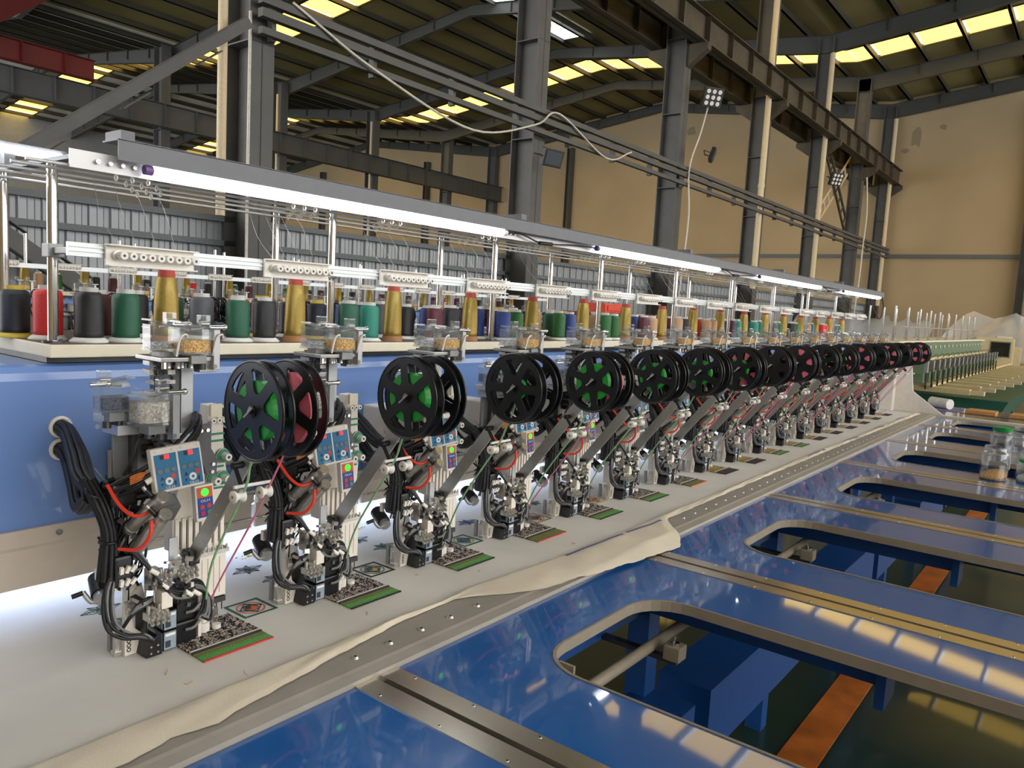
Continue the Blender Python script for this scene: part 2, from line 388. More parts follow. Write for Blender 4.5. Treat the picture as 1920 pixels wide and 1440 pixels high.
def hcol(mb, z0, z1, w=.34, d=.5, t=.02):
    mb.b(-w/2, w/2, -d/2, -d/2+t, z0, z1).b(-w/2, w/2, d/2-t, d/2, z0, z1).b(-t/2, t/2, -d/2, d/2, z0, z1)
    for z in (3.6, 5.3, 7.0): mb.b(-w/2, w/2, -d/2, d/2, z, z+.015)
    return mb
def beam_i(mb, x0, x1, y, z0, z1, w=.3, t=.02):
    mb.b(x0, x1, y-w/2, y+w/2, z0, z0+t).b(x0, x1, y-w/2, y+w/2, z1-t, z1).b(x0, x1, y-t/2, y+t/2, z0, z1)
    n = int((x1-x0)/1.36)
    for i in range(n): mb.b(x0+1.36*(i+.5)-.006, x0+1.36*(i+.5)+.006, y-w/2+.01, y+w/2-.01, z0+t, z1-t)
    return mb
col_me = hcol(MB(), ZF, ZV-.3).mesh('section', 'column')
pipe_me = MB().cyl((0, 0, 1.5-.0), (0, 0, 9.7), .055, n=10).cyl((0, 0, 4.4), (0, 0, 4.5), .063, n=10).cyl((0, 0, 7.2), (0, 0, 7.3), .063, n=10).mesh('downpipe', 'pipe')
br_me = MB().prism([(-.25, 6.85), (-.75, 6.85), (-.75, 6.7), (-.25, 6.35)], 0, -.1, .1).mesh('crane_bracket', 'rust_beam')
for i, x in enumerate(COLX):
    t = thing('steel_column', f'grey steel column with crane bracket, {ORD[i]} of the row along the corrugated partition', 'column', (x, 7.3, ZF), 'columns along the partition')
    for nm, me in (('section', col_me), ('crane_bracket', br_me)):
        o = bpy.data.objects.new(nm, me); COL.objects.link(o); o.parent = t; o.location = (0, 0, -ZF)
    o = bpy.data.objects.new('crane_bracket', br_me); COL.objects.link(o); o.parent = t; o.location = (0, 0, -ZF); o.rotation_euler = (0, 0, PI)
    if i in (1, 4, 5, 7):
        o = bpy.data.objects.new('downpipe', pipe_me); COL.objects.link(o); o.parent = t; o.location = (-.55 if i == 1 else -.32, -.3, -ZF); o.scale = (1, 1, 1) if i == 1 else (1.6, 1.6, 1)
        o['label'] = 'cream plastic downpipe'
col2_me = hcol(MB(), ZF, ZV-.3, .4, .6).mesh('section', 'column_rear')
for i, x in enumerate([15.83, 21.5, 27.2, 32.95, 38.4-1.2]):
    t = thing('steel_column', f'dark grey steel column, {ORD[i]} of the far row behind the partition', 'column', (x, 30.2, ZF), 'far columns behind the partition')
    o = bpy.data.objects.new('section', col2_me); COL.objects.link(o); o.parent = t; o.location = (0, 0, -ZF)
    if i in (1, 2):
        o = bpy.data.objects.new('downpipe', pipe_me); COL.objects.link(o); o.parent = t; o.location = (-.35, -.25, -ZF)
for y, nm in ((6.75, 'along the front of the partition columns'), (7.85, 'along the back of the partition columns')):
    t = tag(beam_i(MB(), COLX[0], XE-.1, y, 6.86, 7.5).build('crane_runway_beam', 'rust_beam'), 'rusty brown crane runway beam '+nm, 'beam')
tag(beam_i(MB(), 4, XE-.1, 29.55, 7.0, 7.9, .4).build('crane_runway_beam', 'column_rear'), 'dark grey crane runway beam on the far column row', 'beam')
tag(MB().b(7.6, 8.1, 9.0, 28.4, 7.95, 8.7).b(7.5, 8.2, 9.0, 28.4, 7.93, 7.96).build('crane_bridge', 'red_paint'), 'dark red crane bridge girder crossing high above the diagonal brace', 'crane')
tag(MB().tube([(4.76, 7.0, ZF), (4.76, 7.0, 3.9)], .018, 6, sub=1).build('conduit', 'white_cable'), 'thin white conduit running up the first column', 'conduit')
tag(beam_i(MB(), 4, 12.5, 28.7, 7.9, 8.6, .4).build('crane_bridge', 'red_paint'), 'dark red crane end carriage on the far runway beam', 'crane')
for i, y in enumerate([1.7, 13.2, 24.4, 36.0, 41.6, 47]):
    tag(MB().b(XE-.42, XE-.02, y-.15, y-.13, ZF, 9.9).b(XE-.42, XE-.02, y+.13, y+.15, ZF, 9.9).b(XE-.23, XE-.21, y-.14, y+.14, ZF, 9.9).build('wall_column', 'column'),
        f'dark steel post against the beige end wall, {ORD[i]} from the covered control cabinet', 'column', 'posts on the end wall')
# diagonal braces beside the first column
def angle_bar(p0, p1, w, d, nm, label, m='column'):
    p0, p1 = Vector(p0), Vector(p1); ax = (p1-p0).normalized(); yv = Vector((0, 1, 0)); n = ax.cross(yv).normalized()
    mb = MB()
    for off in (0, d):
        a, b = p0+yv*off, p1+yv*off
        mb.tube([a, b], .012, 4, sub=1)
    R = Matrix((ax, yv, n)).transposed(); L = (p1-p0).length
    mb.box((p0+p1)/2, (L, .02, w), R); mb.box((p0+p1)/2+n*w/2+yv*d/2, (L, d, .015), R); mb.box((p0+p1)/2-n*w/2+yv*d/2, (L, d, .015), R)
    for k in range(5):
        c = p0.lerp(p1, .12+k*.18)+n*(w/2+.06); mb.box(c+yv*d/2, (.35, d, .012), R)
    return tag(mb.build(nm, m), label, 'brace')
angle_bar((4.62, 6.79, 3.7), (.1, 6.79, .08), .11, .10, 'diagonal_brace', 'grey lattice diagonal brace bolted high on the first column')
angle_bar((1.2, 7.15, 1.75), (4.6, 7.15, -.5), .16, .1, 'diagonal_brace', 'dark diagonal brace falling behind the chrome thread posts')
# corrugated partition
wb = bpy.data.objects.new('wall_back', None); COL.objects.link(wb); wb['kind'] = 'structure'
sheet = MB(); pr_ = [(0, 0), (.012, -.028), (.03, -.028), (.042, 0), (.10, 0), (.106, -.008), (.114, -.008), (.12, 0), (.17, 0), (.176, -.008), (.184, -.008), (.19, 0), (.232, 0)]
pts = pr_+[(x, y+.004) for x, y in reversed(pr_)]
sheet.prism([(x, y) for x, y in pts], 2, ZF, 1.53); sh_me = sheet.mesh('wall_sheet', 'clad')
for i in range(172):
    o = bpy.data.objects.new('wall_sheet', sh_me); COL.objects.link(o); o.parent = wb; o.location = (-2.6+.232*i, 7.62+.004*(i % 2), 0)
for z in (1.52, 1.22, .3): MB().b(-2.6, 37.3, 7.53, 7.58, z-.035, z+.035).build('girt', 'girt', wb)
# cable trays along the columns
ctr = thing('cable_tray', 'bundle of three long grey cable trays running past the columns', 'cable tray', (20, 6.86, 3.85))
for z, r in ((4.03, .045), (3.88, .05), (3.68, .04)): MB().b(4.8, XE-.2, 6.86-r, 6.86+r, z-r, z+r).build('tray', 'column', ctr, 0, (-20, -6.86, -3.85))
for k in range(20): MB().b(5+1.6*k, 5.06+1.6*k, 6.92, 7.02, 3.62, 4.09).build('hanger', 'column', ctr, 0, (-20, -6.86, -3.85))
tag(MB().tube([(5.2, 6.8, 4.1), (6.5, 6.75, 3.65), (8.5, 6.75, 3.3), (10.1, 6.75, 3.72), (10.8, 6.75, 4.05), (12.5, 6.78, 3.6), (13.5, 6.8, 3.9)], .018, 6, sub=8).build('hanging_cable', 'white_cable'), 'white cable sagging below the cable trays', 'cable')
tag(MB().tube([(16.9, 6.75, 5.6), (16.5, 6.7, 4.9), (16.2, 6.78, 4.0), (16.3, 6.75, 2.9), (16.1, 6.75, 1.2), (16.1, 6.9, ZF)], .02, 6, sub=8).build('hanging_cable', 'white_cable'), 'white cable dropping from the flood light on a column', 'cable')
tag(MB().tube([(32.1, 6.8, 6.4), (32.2, 6.7, 5.0), (32.3, 6.75, 3.8), (32.2, 6.75, 2.2), (32.3, 6.95, ZF)], .03, 6, sub=8).build('hanging_cable', 'white_cable'), 'white cable dropping beside the crossed ladders', 'cable')
def flood(x, y, z, rz, label, grid=True):
    t = thing('flood_light', label, 'light', (x, y, z)); t.rotation_euler = (math.radians(20), 0, rz)
    MB().b(-.25, .25, -.05, .06, -.22, .22).build('housing', 'black_plastic', t, .01)
    for i in range(3):
        for j in range(3): MB().cyl((-.15+.15*i, -.05, -.13+.13*j), (-.15+.15*i, -.06, -.13+.13*j), .05, n=12).build('lens', 'paper', t)
    MB().tube([(-.27, 0, 0), (-.27, .18, .02), (.27, .18, .02), (.27, 0, 0)], .015, 6, sub=1).build('yoke', 'dark_steel', t)
flood(16.75, 6.6, 5.75, -.6, 'square nine-lens flood light high on a column')
flood(27.3, 6.6, 5.55, -.5, 'small nine-lens flood light beside the ladder')
for x, rz, lb in ((16.9, .4, 'black flood light tilted beside the cable trays'), (10.35, -.2, 'black boxed lamp under the trays on the second column')):
    t = thing('flood_lamp', lb, 'light', (x, 6.55, 4.45 if x > 12 else 3.2)); t.rotation_euler = (.3, 0, rz)
    MB().b(-.22, .22, -.05, .05, -.15, .15).build('housing', 'black_plastic', t, .01); MB().b(-.18, .18, -.056, -.05, -.11, .11).build('lens', 'label_dark', t)
    MB().tube([(-.24, 0, 0), (-.24, .2, 0), (.24, .2, 0), (.24, 0, 0)], .012, 5, sub=1).build('yoke', 'dark_steel', t)
for (a, b, lb) in (((29.2, 7.55, 7.0), (33.0, 7.55, 4.2), 'steel ladder brace falling to the far end between columns'), ((32.9, 7.65, 7.2), (29.0, 7.65, 4.5), 'steel ladder brace rising to the far end between columns')):
    t = thing('ladder_brace', lb, 'ladder', (0, 0, 0)); a, b = Vector(a), Vector(b); d = (b-a).normalized(); n = d.cross(Vector((0, 1, 0)))
    for s in (-.22, .22): MB().tube([a+n*s, b+n*s], .05, 4, sub=1).build('rail', 'pipe' if 'rising' in lb else 'purlin', t)
    for k in range(8):
        c = a.lerp(b, .08+k*.12); MB().tube([c-n*.2, c+n*.2], .03, 4, sub=1).build('rung', 'pipe' if 'rising' in lb else 'purlin', t)

# ================================================================== THE SEWING TABLE
XT0, XT1 = -1.3, 5.85
SLOT = [.253+.985*k for k in range(-1, 6)]
tag(MB().b(XT0, 5.84, -.24, .75, -.05, -.0002).build('sewing_table', 'skirt', None, .004), 'long pale sewing table under the white cloth', 'table')
# front rail with screws
rl = thing('front_rail', 'grey metal rail with screws along the sewing table edge', 'rail', (0, -.31, 0))
MB().prism([(.065, -.03), (.065, .004), (-.02, .004), (-.026, .001), (-.046, -.003), (-.048, -.028)], 0, XT0, 5.838).build('rail_bar', 'grey_rail', rl)
MB().b(XT0, 5.838, -.047, -.036, -.05, -.028).build('rail_gasket', 'rubber', rl)
sc_me = MB().cyl((0, 0, 0), (0, 0, .004), .0075, .005, n=10).cyl((0, 0, .004), (0, 0, .0045), .003, n=6, m=1).mesh('screw', ['nickel', 'rubber'])
for k in range(-14, 67):
    if k*.084 < .17 or .62 < k*.084 < 1.53: continue      # covered by the cloth
    o = bpy.data.objects.new('screw', sc_me); COL.objects.link(o); o.parent = rl; o.location = (k*.084, .01, .004)
# blue side tables with handholes, between the stainless slot strips
YF, YB = -.3585, -2.1; ZT = -.012
def hole(cx, o=0.0):
    w = .236-o; y0 = -.518-o; yb = -1.75; r = .105
    L = [(cx-w, yb)]
    L += arc(cx-w+r, y0-r*.95, r, PI, PI*.5, 7)
    L += arc(cx+w-r, y0-r*.95, r, PI*.5, 0, 7)
    L += [(cx+w, yb)]
    return L
for i in range(len(SLOT)):
    a = SLOT[i]+.05; b = (SLOT[i+1]-.05) if i+1 < len(SLOT) else 5.83
    if b-a < .5:
        t = thing('side_table', 'narrow blue side table at the far end of the row', 'table', (a, YF, ZF))
        MB().b(a, b, YB, YF, ZT-.02, ZT).build('table_top', 'table_blue', t, loc=(-a, -YF, -ZF)); continue
    cx = (a+b)/2-.014
    t = thing('side_table', f'glossy blue side table with a hand hole, {ORD[i]} from the tray corner end', 'table', ((a+b)/2, (YF+YB)/2, ZF), 'blue side tables')
    off = (-(a+b)/2, -(YF+YB)/2, -ZF)
    H = hole(cx)
    MB().prism([[(a, YF), (b, YF), (b, YB), (a, YB)], H], 2, ZT-.02, ZT).build('table_top', 'table_blue', t, loc=off)
    # padded rim of the hole: band around the opening
    O, I = hole(cx, .0), hole(cx, .005)
    mb = MB(); n = len(O); vs = []
    for (loop, z) in ((O, ZT-.001), (O, ZT+.002), (I, ZT+.002), (I, ZT-.022), (O, ZT-.022)): vs += [(x, y, z) for x, y in loop]
    mb.add(vs, [(r*n+k, r*n+(k+1) % n, (r+1)*n+(k+1) % n, (r+1)*n+k) for r in range(4) for k in range(n)], 0, False)
    mb.build('hole_rim', 'rim', t, loc=off)
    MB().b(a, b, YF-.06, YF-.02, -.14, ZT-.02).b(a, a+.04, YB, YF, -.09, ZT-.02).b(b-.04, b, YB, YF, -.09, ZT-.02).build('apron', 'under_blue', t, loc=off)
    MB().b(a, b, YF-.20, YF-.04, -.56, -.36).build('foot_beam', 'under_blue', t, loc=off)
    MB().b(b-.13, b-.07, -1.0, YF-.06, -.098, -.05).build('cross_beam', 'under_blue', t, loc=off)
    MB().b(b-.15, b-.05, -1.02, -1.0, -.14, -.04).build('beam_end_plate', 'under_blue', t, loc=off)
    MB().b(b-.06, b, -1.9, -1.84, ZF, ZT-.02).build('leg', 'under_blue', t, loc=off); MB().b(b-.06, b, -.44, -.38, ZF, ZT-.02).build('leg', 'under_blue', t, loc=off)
    br = MB(); br.prism([[(-.566, ZT-.02), (-.530, ZT-.02)]+arc(-.548, -.115, .018, 0, -PI, 8), circle(-.548, -.115, .0134, 14)], 0, cx-.168, cx-.162)
    br.build('rod_hanger', 'rim', t, loc=off)
    bx = thing('guide_block', f'pale metal guide block under hand hole of the {ORD[i]} side table', 'guide block', (cx+(.20 if b-a > .7 else .14), -.604, -.13), 'guide blocks under the hand holes')
    MB().b(-.02, .02, -.02, .02, -.0, .034).build('block', 'rim', bx, .003)
    MB().cyl((0, 0, .034), (0, 0, .039), .010, n=14).cyl((-.012, .0, .034), (-.012, 0, .046), .003, n=8).cyl((.012, .008, .034), (.012, .008, .046), .002, n=8).build('wheel', 'steel', bx)
    MB().b(-.01, .01, -.01, .1855, -.010, .001).build('support_arm', 'dark_steel', bx)
for i, x in enumerate(SLOT):
    t = thing('slot_strip', f'stainless strips along a dark slot, {ORD[i]} from the tray corner end', 'metal strip', (x, (YF+YB)/2, ZT), 'stainless slot strips')
    for s, nm in ((-1, 'strip'), (1, 'strip')):
        w = .044 if s < 0 else .042
        MB().b(min(s*.0065, s*(.0065+w)), max(s*.0065, s*(.0065+w)), -.87, .872, -.018, .002).build(nm, 'stainless', t)
        for k in range(14):
            o = bpy.data.objects.new('screw', sc_me); COL.objects.link(o); o.parent = t; o.location = (s*.041, .82-k*.135, .0); o.scale = (.6, .6, .7)
    MB().b(-.007, .007, -.87, .87, -.03, -.012).build('slot_brush', 'rubber', t)
tag(MB().cyl((XT0, -.548, -.115), (5.8, -.548, -.115), .013, n=12).build('guide_rod', 'rim'), 'long beige rod hanging under the blue side tables', 'rod')
# far end of the tables
tag(MB().b(5.84, 5.90, -2.4, -.2405, -.03, -.0005).build('end_trim', 'tray_edge'), 'cream strip closing the far end of the blue tables', 'trim strip')
t = thing('end_table', 'dark grey glossy table beyond the cream end strip', 'table', (6.3, -1, ZF))
MB().b(5.9, 6.75, -2.4, .7, -.035, -.008).build('table_top', 'grey_table', t, loc=(-6.3, 1, -ZF))
MB().b(6.26, 6.29, -2.3, -.45, -.0078, -.006).build('slot', 'rubber', t, loc=(-6.3, 1, -ZF))
MB().b(6.6, 6.7, -2.3, -2.2, ZF, -.035).build('leg', 'under_blue', t, loc=(-6.3, 1, -ZF)); MB().b(6.6, 6.7, .3, .4, ZF, -.035).build('leg', 'under_blue', t, loc=(-6.3, 1, -ZF))
tag(MB().cyl((6.42, -.36, .0382), (6.52, -.21, .0382), .042, n=20).build('cloth_roll', 'paper'), 'roll of white backing lying on the end table', 'roll')
tag(MB().b(6.3, 6.62, -.44, -.18, -.0079, -.004).build('cloth_wrapper', 'lilac'), 'lilac wrapper under the white roll', 'wrapper')
tag(MB().b(6.38, 6.6, -.68, -.48, -.008, .012).build('cardboard_sheet', 'cardboard'), 'cardboard strip beside the white roll', 'cardboard')
tag(MB().b(6.38, 6.6, -1.12, -.78, -.008, .012).build('cardboard_sheet', 'cardboard'), 'longer cardboard strip away from the white roll', 'cardboard')
# jars of beads
def jar(x, y, h, r, label, lid, fill, lying=False):
    t = thing('bead_jar', label, 'jar', (x, y, ZT))
    pr2 = [(r*.96, .001), (r, .006), (r, h*.76), (r*.95, h*.80), (r*.78, h*.84), (r*.78, h*.98)]
    MB().lathe(pr2, n=8 if not lying else 20).build('glass', 'jar_clear', t)
    MB().torus((0, 0, h*.86), (0, 0, 1), r*.79, .0025, 20, 5).torus((0, 0, h*.93), (0, 0, 1), r*.79, .0025, 20, 5).build('screw_thread', 'jar_clear', t)
    if fill:
        mb = MB(); n = 14; vs = [(0, 0, .003)]
        for i in range(n): vs.append((r*.93*math.cos(2*PI*i/n), r*.93*math.sin(2*PI*i/n), .003))
        for i in range(n): vs.append((r*.93*math.cos(2*PI*i/n), r*.93*math.sin(2*PI*i/n), fill*(1-.5*math.cos(2*PI*i/n-2.4))))
        vs.append((0, 0, fill*1.1))
        mb.add(vs, [(0, 1+(i+1) % n, 1+i) for i in range(n)]+[(1+i, 1+(i+1) % n, 1+n+(i+1) % n, 1+n+i) for i in range(n)]+[(2*n+1, 1+n+i, 1+n+(i+1) % n) for i in range(n)], 0, True)
        mb.build('beads', 'beads_gold' if lid is None else 'beads_clear', t)
    if lid: MB().cyl((0, 0, h*.9), (0, 0, h*1.03), r*.86, n=24).build('lid', lid, t, .002)
    q = MB(); q.box((r*.35, -r*.96, h*.5), (r*.55, .002, h*.32), (0, 0, .35)); q.build('sticker', 'paper', t)
jar(3.37, -.965, .155, .055, 'open clear jar with a layer of gold beads', None, .03)
jar(4.16, -.92, .15, .055, 'green-lidded clear jar nearest the stainless slot strip of the jar cluster', 'lid_green', 0)
jar(4.02, -1.00, .15, .055, 'unlidded clear jar between two green-lidded jars', None, 0)
jar(4.36, -1.0, .15, .055, 'empty clear jar without lid behind the open gold bead jar', None, 0)
jar(4.24, -1.06, .15, .055, 'green-lidded clear jar holding grey beads', 'lid_green', .05)
jar(3.42, -1.10, .10, .055, 'short green-lidded jar beside the open gold bead jar', 'lid_green', .03)

# cloth on the sewing table
def cl_z(x, y): return .0003+.0002*math.sin(x*9+y*21)*math.sin(x*4.3-y*7)
nx, ny = 220, 26; mb = MB(); vs = []
for i in range(nx+1):
    x = XT0+(5.72-XT0)*i/nx
    yf = -.2425+.001*math.sin(x*5)+.0004*math.sin(x*17)
    for j in range(ny+1):
        y = yf+(.72-yf)*j/ny
        vs.append((x, y, cl_z(x, y)))
mb.add(vs, [(i*(ny+1)+j, (i+1)*(ny+1)+j, (i+1)*(ny+1)+j+1, i*(ny+1)+j+1) for i in range(nx) for j in range(ny)], 0, True)
cloth = tag(mb.build('embroidery_cloth', 'cloth'), 'long white cloth spread over the sewing table under the heads', 'cloth')
def lerp_tab(T, x):
    for (a, va), (b, vb) in zip(T, T[1:]):
        if a <= x <= b: return va+(vb-va)*(x-a)/(b-a)
    return T[0][1] if x < T[0][0] else T[-1][1]
YI = [(-1.3, -.236), (.3, -.228), (.55, -.232), (.66, -.215), (1.0, -.236), (1.45, -.238), (1.52, -.238), (2.2, -.235), (3.5, -.225), (5.8, -.225)]
YO = [(-1.3, -.325), (-.16, -.320), (-.09, -.306), (-.03, -.318), (.04, -.304), (.15, -.287), (.25, -.270), (.36, -.255), (.45, -.244), (.58, -.246), (.64, -.27), (.70, -.315), (.77, -.345), (1.0, -.375), (1.2, -.395), (1.36, -.408), (1.42, -.375), (1.5, -.300), (1.54, -.272), (1.7, -.270), (2.4, -.262), (3.5, -.258), (5.0, -.262), (5.8, -.27)]
def fold_z(x, v, y):
    u = min(1, max(0, (lerp_tab(YI, x)-y)/.006))
    nb = .0035+.001*math.sin(x*6)+.0008*math.sin(x*15+2)
    z = .0014+.0044*u+nb*math.sin(PI*min(1, v*1.05))**.6*(1+.25*math.sin(x*11+v*7))+.0005*math.sin(x*41+v*9)
    return min(z, .0065)-(-.356-y)*.30 if y < -.356 else z
nx, ny = 420, 16; mb = MB(); vs = []
for i in range(nx+1):
    x = XT0+(5.74-XT0)*i/nx
    yi, yo = lerp_tab(YI, x), lerp_tab(YO, x)
    yo += .0012*math.sin(x*37)+.0010*math.sin(x*133+1)+.0012*math.sin(x*310)
    for j in range(ny+1):
        v = j/ny; y = yi-(yi-yo)*v; vs.append((x, y, fold_z(x, v, y)))
mb.add(vs, [(i*(ny+1)+j, (i+1)*(ny+1)+j, (i+1)*(ny+1)+j+1, i*(ny+1)+j+1) for i in range(nx) for j in range(ny)], 0, True)
fo = mb.build('folded_edge', 'cloth_fold', cloth); fo['label'] = 'creamy frayed folded edge'
mb = MB()
for a, b, y in ((1.0, 1.28, -.246), (1.30, 1.5, -.256), (3.05, 3.35, -.228), (3.75, 4.0, -.228), (4.4, 4.65, -.228), (5.2, 5.4, -.2), (5.52, 5.7, -.02)):
    def zs(x, yy):
        yi, yo = lerp_tab(YI, x), lerp_tab(YO, x)
        return .0012 if yy > yi else fold_z(x, (yi-yy)/(yi-yo), yy)+.0012
    L = [(a+(b-a)*i/16, y-.012*i/16) for i in range(17)]; vs = []
    for x, yy in L: vs += [(x, yy, zs(x, yy)), (x, yy-.010, zs(x, yy-.010))]
    mb.add(vs, [(2*i, 2*i+1, 2*i+3, 2*i+2) for i in range(16)])
mb.build('selvage', 'lilac', cloth)

# ================================================================== MACHINE FRAME
XB0, XB1 = -1.3, 5.75; YBM = .262
def machine_frame(dx, dy, label_tail, full=True, dz=0):
    t = thing('machine_beam', 'long periwinkle blue beam carrying the heads '+label_tail, 'machine', (dx+2.5, dy+.45, .1+dz))
    off = (-2.5, -.45, -.1)
    pf = [(YBM, .168)]+[(YBM, .46)]+[(YBM+.028-.028*math.cos(a), .46+.028*math.sin(a)) for a in (PI/6, PI/3, PI/2)]+[(.66, .488), (.66, .168)]
    MB().prism(pf, 0, XB0, XB1).build('beam_body', 'beam_blue', t, .0, off)
    if full:
        sk = MB(); sk.prism([(YBM-.012, .182), (YBM-.003, .182), (YBM-.003, .15), (YBM+.004, .145), (YBM+.004, .068), (YBM-.004, .068), (YBM-.004, .142), (YBM-.012, .15)], 0, XB0, .075)
        s0 = sk.build('skirt', 'skirt', t, 0, off); s0['label'] = 'beige sheet-metal skirt under the beam'
        gap = [(.075+P*k+.10, .075+P*(k+1)) for k in range(NH)]
        for a, b in gap:
            a0 = a-.1+(.012 if a > .2 else 0)
            MB().prism([(YBM-.022, .314), (YBM-.002, .314), (YBM-.002, .30), (YBM-.006, .25), (YBM-.012, .25), (YBM-.016, .285), (YBM-.022, .288)], 0, a0, b).build('skirt_ledge', 'skirt', t, 0, off)
            MB().b(a0, b, YBM-.004, YBM-.001, .172, .25).build('recess_panel', 'beam_blue', t, 0, off)
            MB().prism([(YBM-.016, .172), (YBM-.003, .172), (YBM+.002, .15), (YBM+.002, .088), (YBM-.006, .088), (YBM-.006, .145), (YBM-.016, .152)], 0, a0, b).build('skirt', 'skirt', t, 0, off)
            MB().cyl((a0, YBM-.03, .184), (b, YBM-.03, .184), .005, n=8).cyl((a0, YBM-.03, .118), (b, YBM-.03, .118), .003, n=8).build('guide_rail', 'steel', t, 0, off)
        for x in (-.02, -.55): MB().cyl((x, YBM-.012, .167), (x, YBM-.017, .167), .006, n=8).build('bolt', 'steel', t, 0, off)
        g = None
        for k in range(NH):
            for z in (.369, .326):
                if g is None: g = MB().torus((0, 0, 0), (0, 1, 0), .0175, .0042, 20, 6).build('grommet', 'white_plastic', t); src = g
                else: src = inst(g, t)
                src.location = (-.012+P*k+off[0], YBM-.003+off[1], z+off[2])
        MB().prism([(-.06, .0004), (-.06, .45), (-.15, .40), (-.18, .16), (-.40, .0004)], 0, 5.84, 5.86).b(5.75, 5.86, -.06, .26, .0004, .45).build('end_bracket', 'panel_grey', t, 0, off)
    tr = thing('thread_tray', 'cream-edged thread tray '+label_tail, 'tray', (dx+2.85, dy+.47, .5+dz))
    o2 = (-2.85, -.47, -.5)
    MB().b(-.035, XB1, .245, .70, .503, .5275).build('tray_edge', 'tray_edge', tr, .002, o2)
    MB().b(-.030, XB1-.005, .250, .695, .5275, .5285).build('tray_mat', 'tray_top', tr, 0, o2)
    MB().b(-.02, XB1-.1, .30, .64, .489, .503).build('tray_support', 'dark_steel', tr, 0, o2)
    return t
machine_frame(0, 0, 'of the machine with the lit tubes')
# light under the beam
tag(MB().b(-1.2, 5.6, .40, .44, .098, .108).build('under_beam_light', 'under_light'), 'white light strip glowing under the beam behind the skirt', 'light')

# chrome posts
def post(x, y, dy, label, group, dz=0):
    t = thing('chrome_post', label, 'post', (x, y+dy, .5285+dz), group)
    if 'post_me' not in KIDS:
        KIDS['post_me'] = MB().cyl((0, 0, 0), (0, 0, .335), .0095, n=16).mesh('pole', 'chrome')
        KIDS['foot_me'] = MB().cyl((0, 0, 0), (0, 0, .004), .02, n=16).cyl((.014, 0, .004), (.014, 0, .007), .003, n=6).mesh('foot_plate', 'dark_steel')
    for nm, k in (('pole', 'post_me'), ('foot_plate', 'foot_me')):
        o = bpy.data.objects.new(nm, KIDS[k]); COL.objects.link(o); o.parent = t
    return t
for k in range(9):
    post(-.012+.66*k, .29, 0, f'{ORD[k]} chrome post along the front of the thread tray', 'front chrome posts')
    post(-.012+.66*k, .53, 0, f'{ORD[k]} chrome post along the back of the thread tray', 'rear chrome posts')

# thread cones
CONE = {}
def cone(color, x, y, dy=0, tail='on the lit machine tray', where=None):
    tall = color == 't_gold'
    key = color
    if key not in CONE:
        if tall:
            pr1 = [(.021, .012), (.0255, .014), (.026, .03), (.024, .10), (.021, .130), (.0185, .138), (.015, .140)]
            CONE[key] = [('thread', MB().lathe(pr1, n=24).mesh('thread', color)), ('base', MB().cyl((0, 0, 0), (0, 0, .014), .029, .0275, n=24).mesh('base', 'cone_brown')),
                         ('tip', MB().cyl((0, 0, .138), (0, 0, .154), .0175, .0165, n=20).mesh('tip', 'cone_red'))]
        else:
            pr1 = [(.02, .008), (.0265, .010), (.0268, .02), (.0268, .086), (.0245, .094), (.018, .0975), (.012, .098)]
            bm_ = 'cone_yellow' if color == 't_navy' else 'cone_white'
            CONE[key] = [('thread', MB().lathe(pr1, n=24).mesh('thread', color)), ('base', MB().lathe([(.035, 0), (.036, .002), (.028, .009), (.02, .010)], n=24).mesh('base', bm_)),
                         ('tip', MB().cyl((0, 0, .095), (0, 0, .106), .0175, .017, n=20).mesh('tip', bm_))]
    nm = {'t_leaf': 'leaf green', 't_teal2': 'teal', 't_pale': 'pale yellow'}.get(color, color[2:])
    lb = f'tall tapered {nm} metallic thread cone with a brown foot {tail}' if tall else f'{nm} thread cone with a flanged foot {tail}'
    if where: lb = (f'tall tapered {nm} metallic thread cone' if tall else f'{nm} thread cone')+' '+where
    t = thing('thread_cone', lb, 'thread cone', (x, y+dy, .5285+(D2.z if dy else 0)), f'{nm} thread cones {tail}')
    t.rotation_euler = (0, 0, rnd.uniform(0, 6)); s = rnd.uniform(.97, 1.03); t.scale = (1, 1, s)
    for n_, me in CONE[key]:
        o = bpy.data.objects.new(n_, me); COL.objects.link(o); o.parent = t
    return t
FRONT = [('black', 'green'), ('green', 'black'), ('green', 'jade'), ('maroon', 'black'), ('blue', 'leaf'), ('leaf', 'blue'), ('leaf', 'leaf'), ('maroon', 'tan'), ('tan', 'black'), ('tan', 'tan'), ('plum', 'jade'), ('jade', 'green'), ('grey', 'leaf'), ('black', 'leaf'), ('tan', 'teal2'), ('red', 'red'), ('grey', 'green')]
MID = [('red', 'maroon'), ('grey', 'red'), ('navy', 'blue'), ('black', 'blue'), ('blue', 'maroon'), ('tan', 'green'), ('leaf', 'tan'), ('navy', 'blue')]
BACK = [('navy', 'black'), ('green', 'navy'), ('black', 'blue'), ('grey', 'tan'), ('blue', 'navy'), ('pale', 'grey')]
for k in range(NH):
    x = P*k
    f = FRONT[k]
    hw = f'behind the {ORD[k]} embroidery unit'
    cone('t_'+f[0], x+.058, .300, where='at the left of the front row '+hw); cone('t_'+f[1], x+.130, .300, where='beside the gold cone '+hw); cone('t_gold', x+.213, .294, where='with a brown foot '+hw)
    for q, (c, dx) in enumerate(zip(MID[k % len(MID)], (.012, .108))): cone('t_'+c, x+dx, .375, where=f'{ORD[q]} in the middle row '+hw)
    for q, (c, dx) in enumerate(zip(BACK[k % len(BACK)], (-.020, .225))): cone('t_'+c, x+dx, .452, where=f'{ORD[q]} in the back row '+hw)

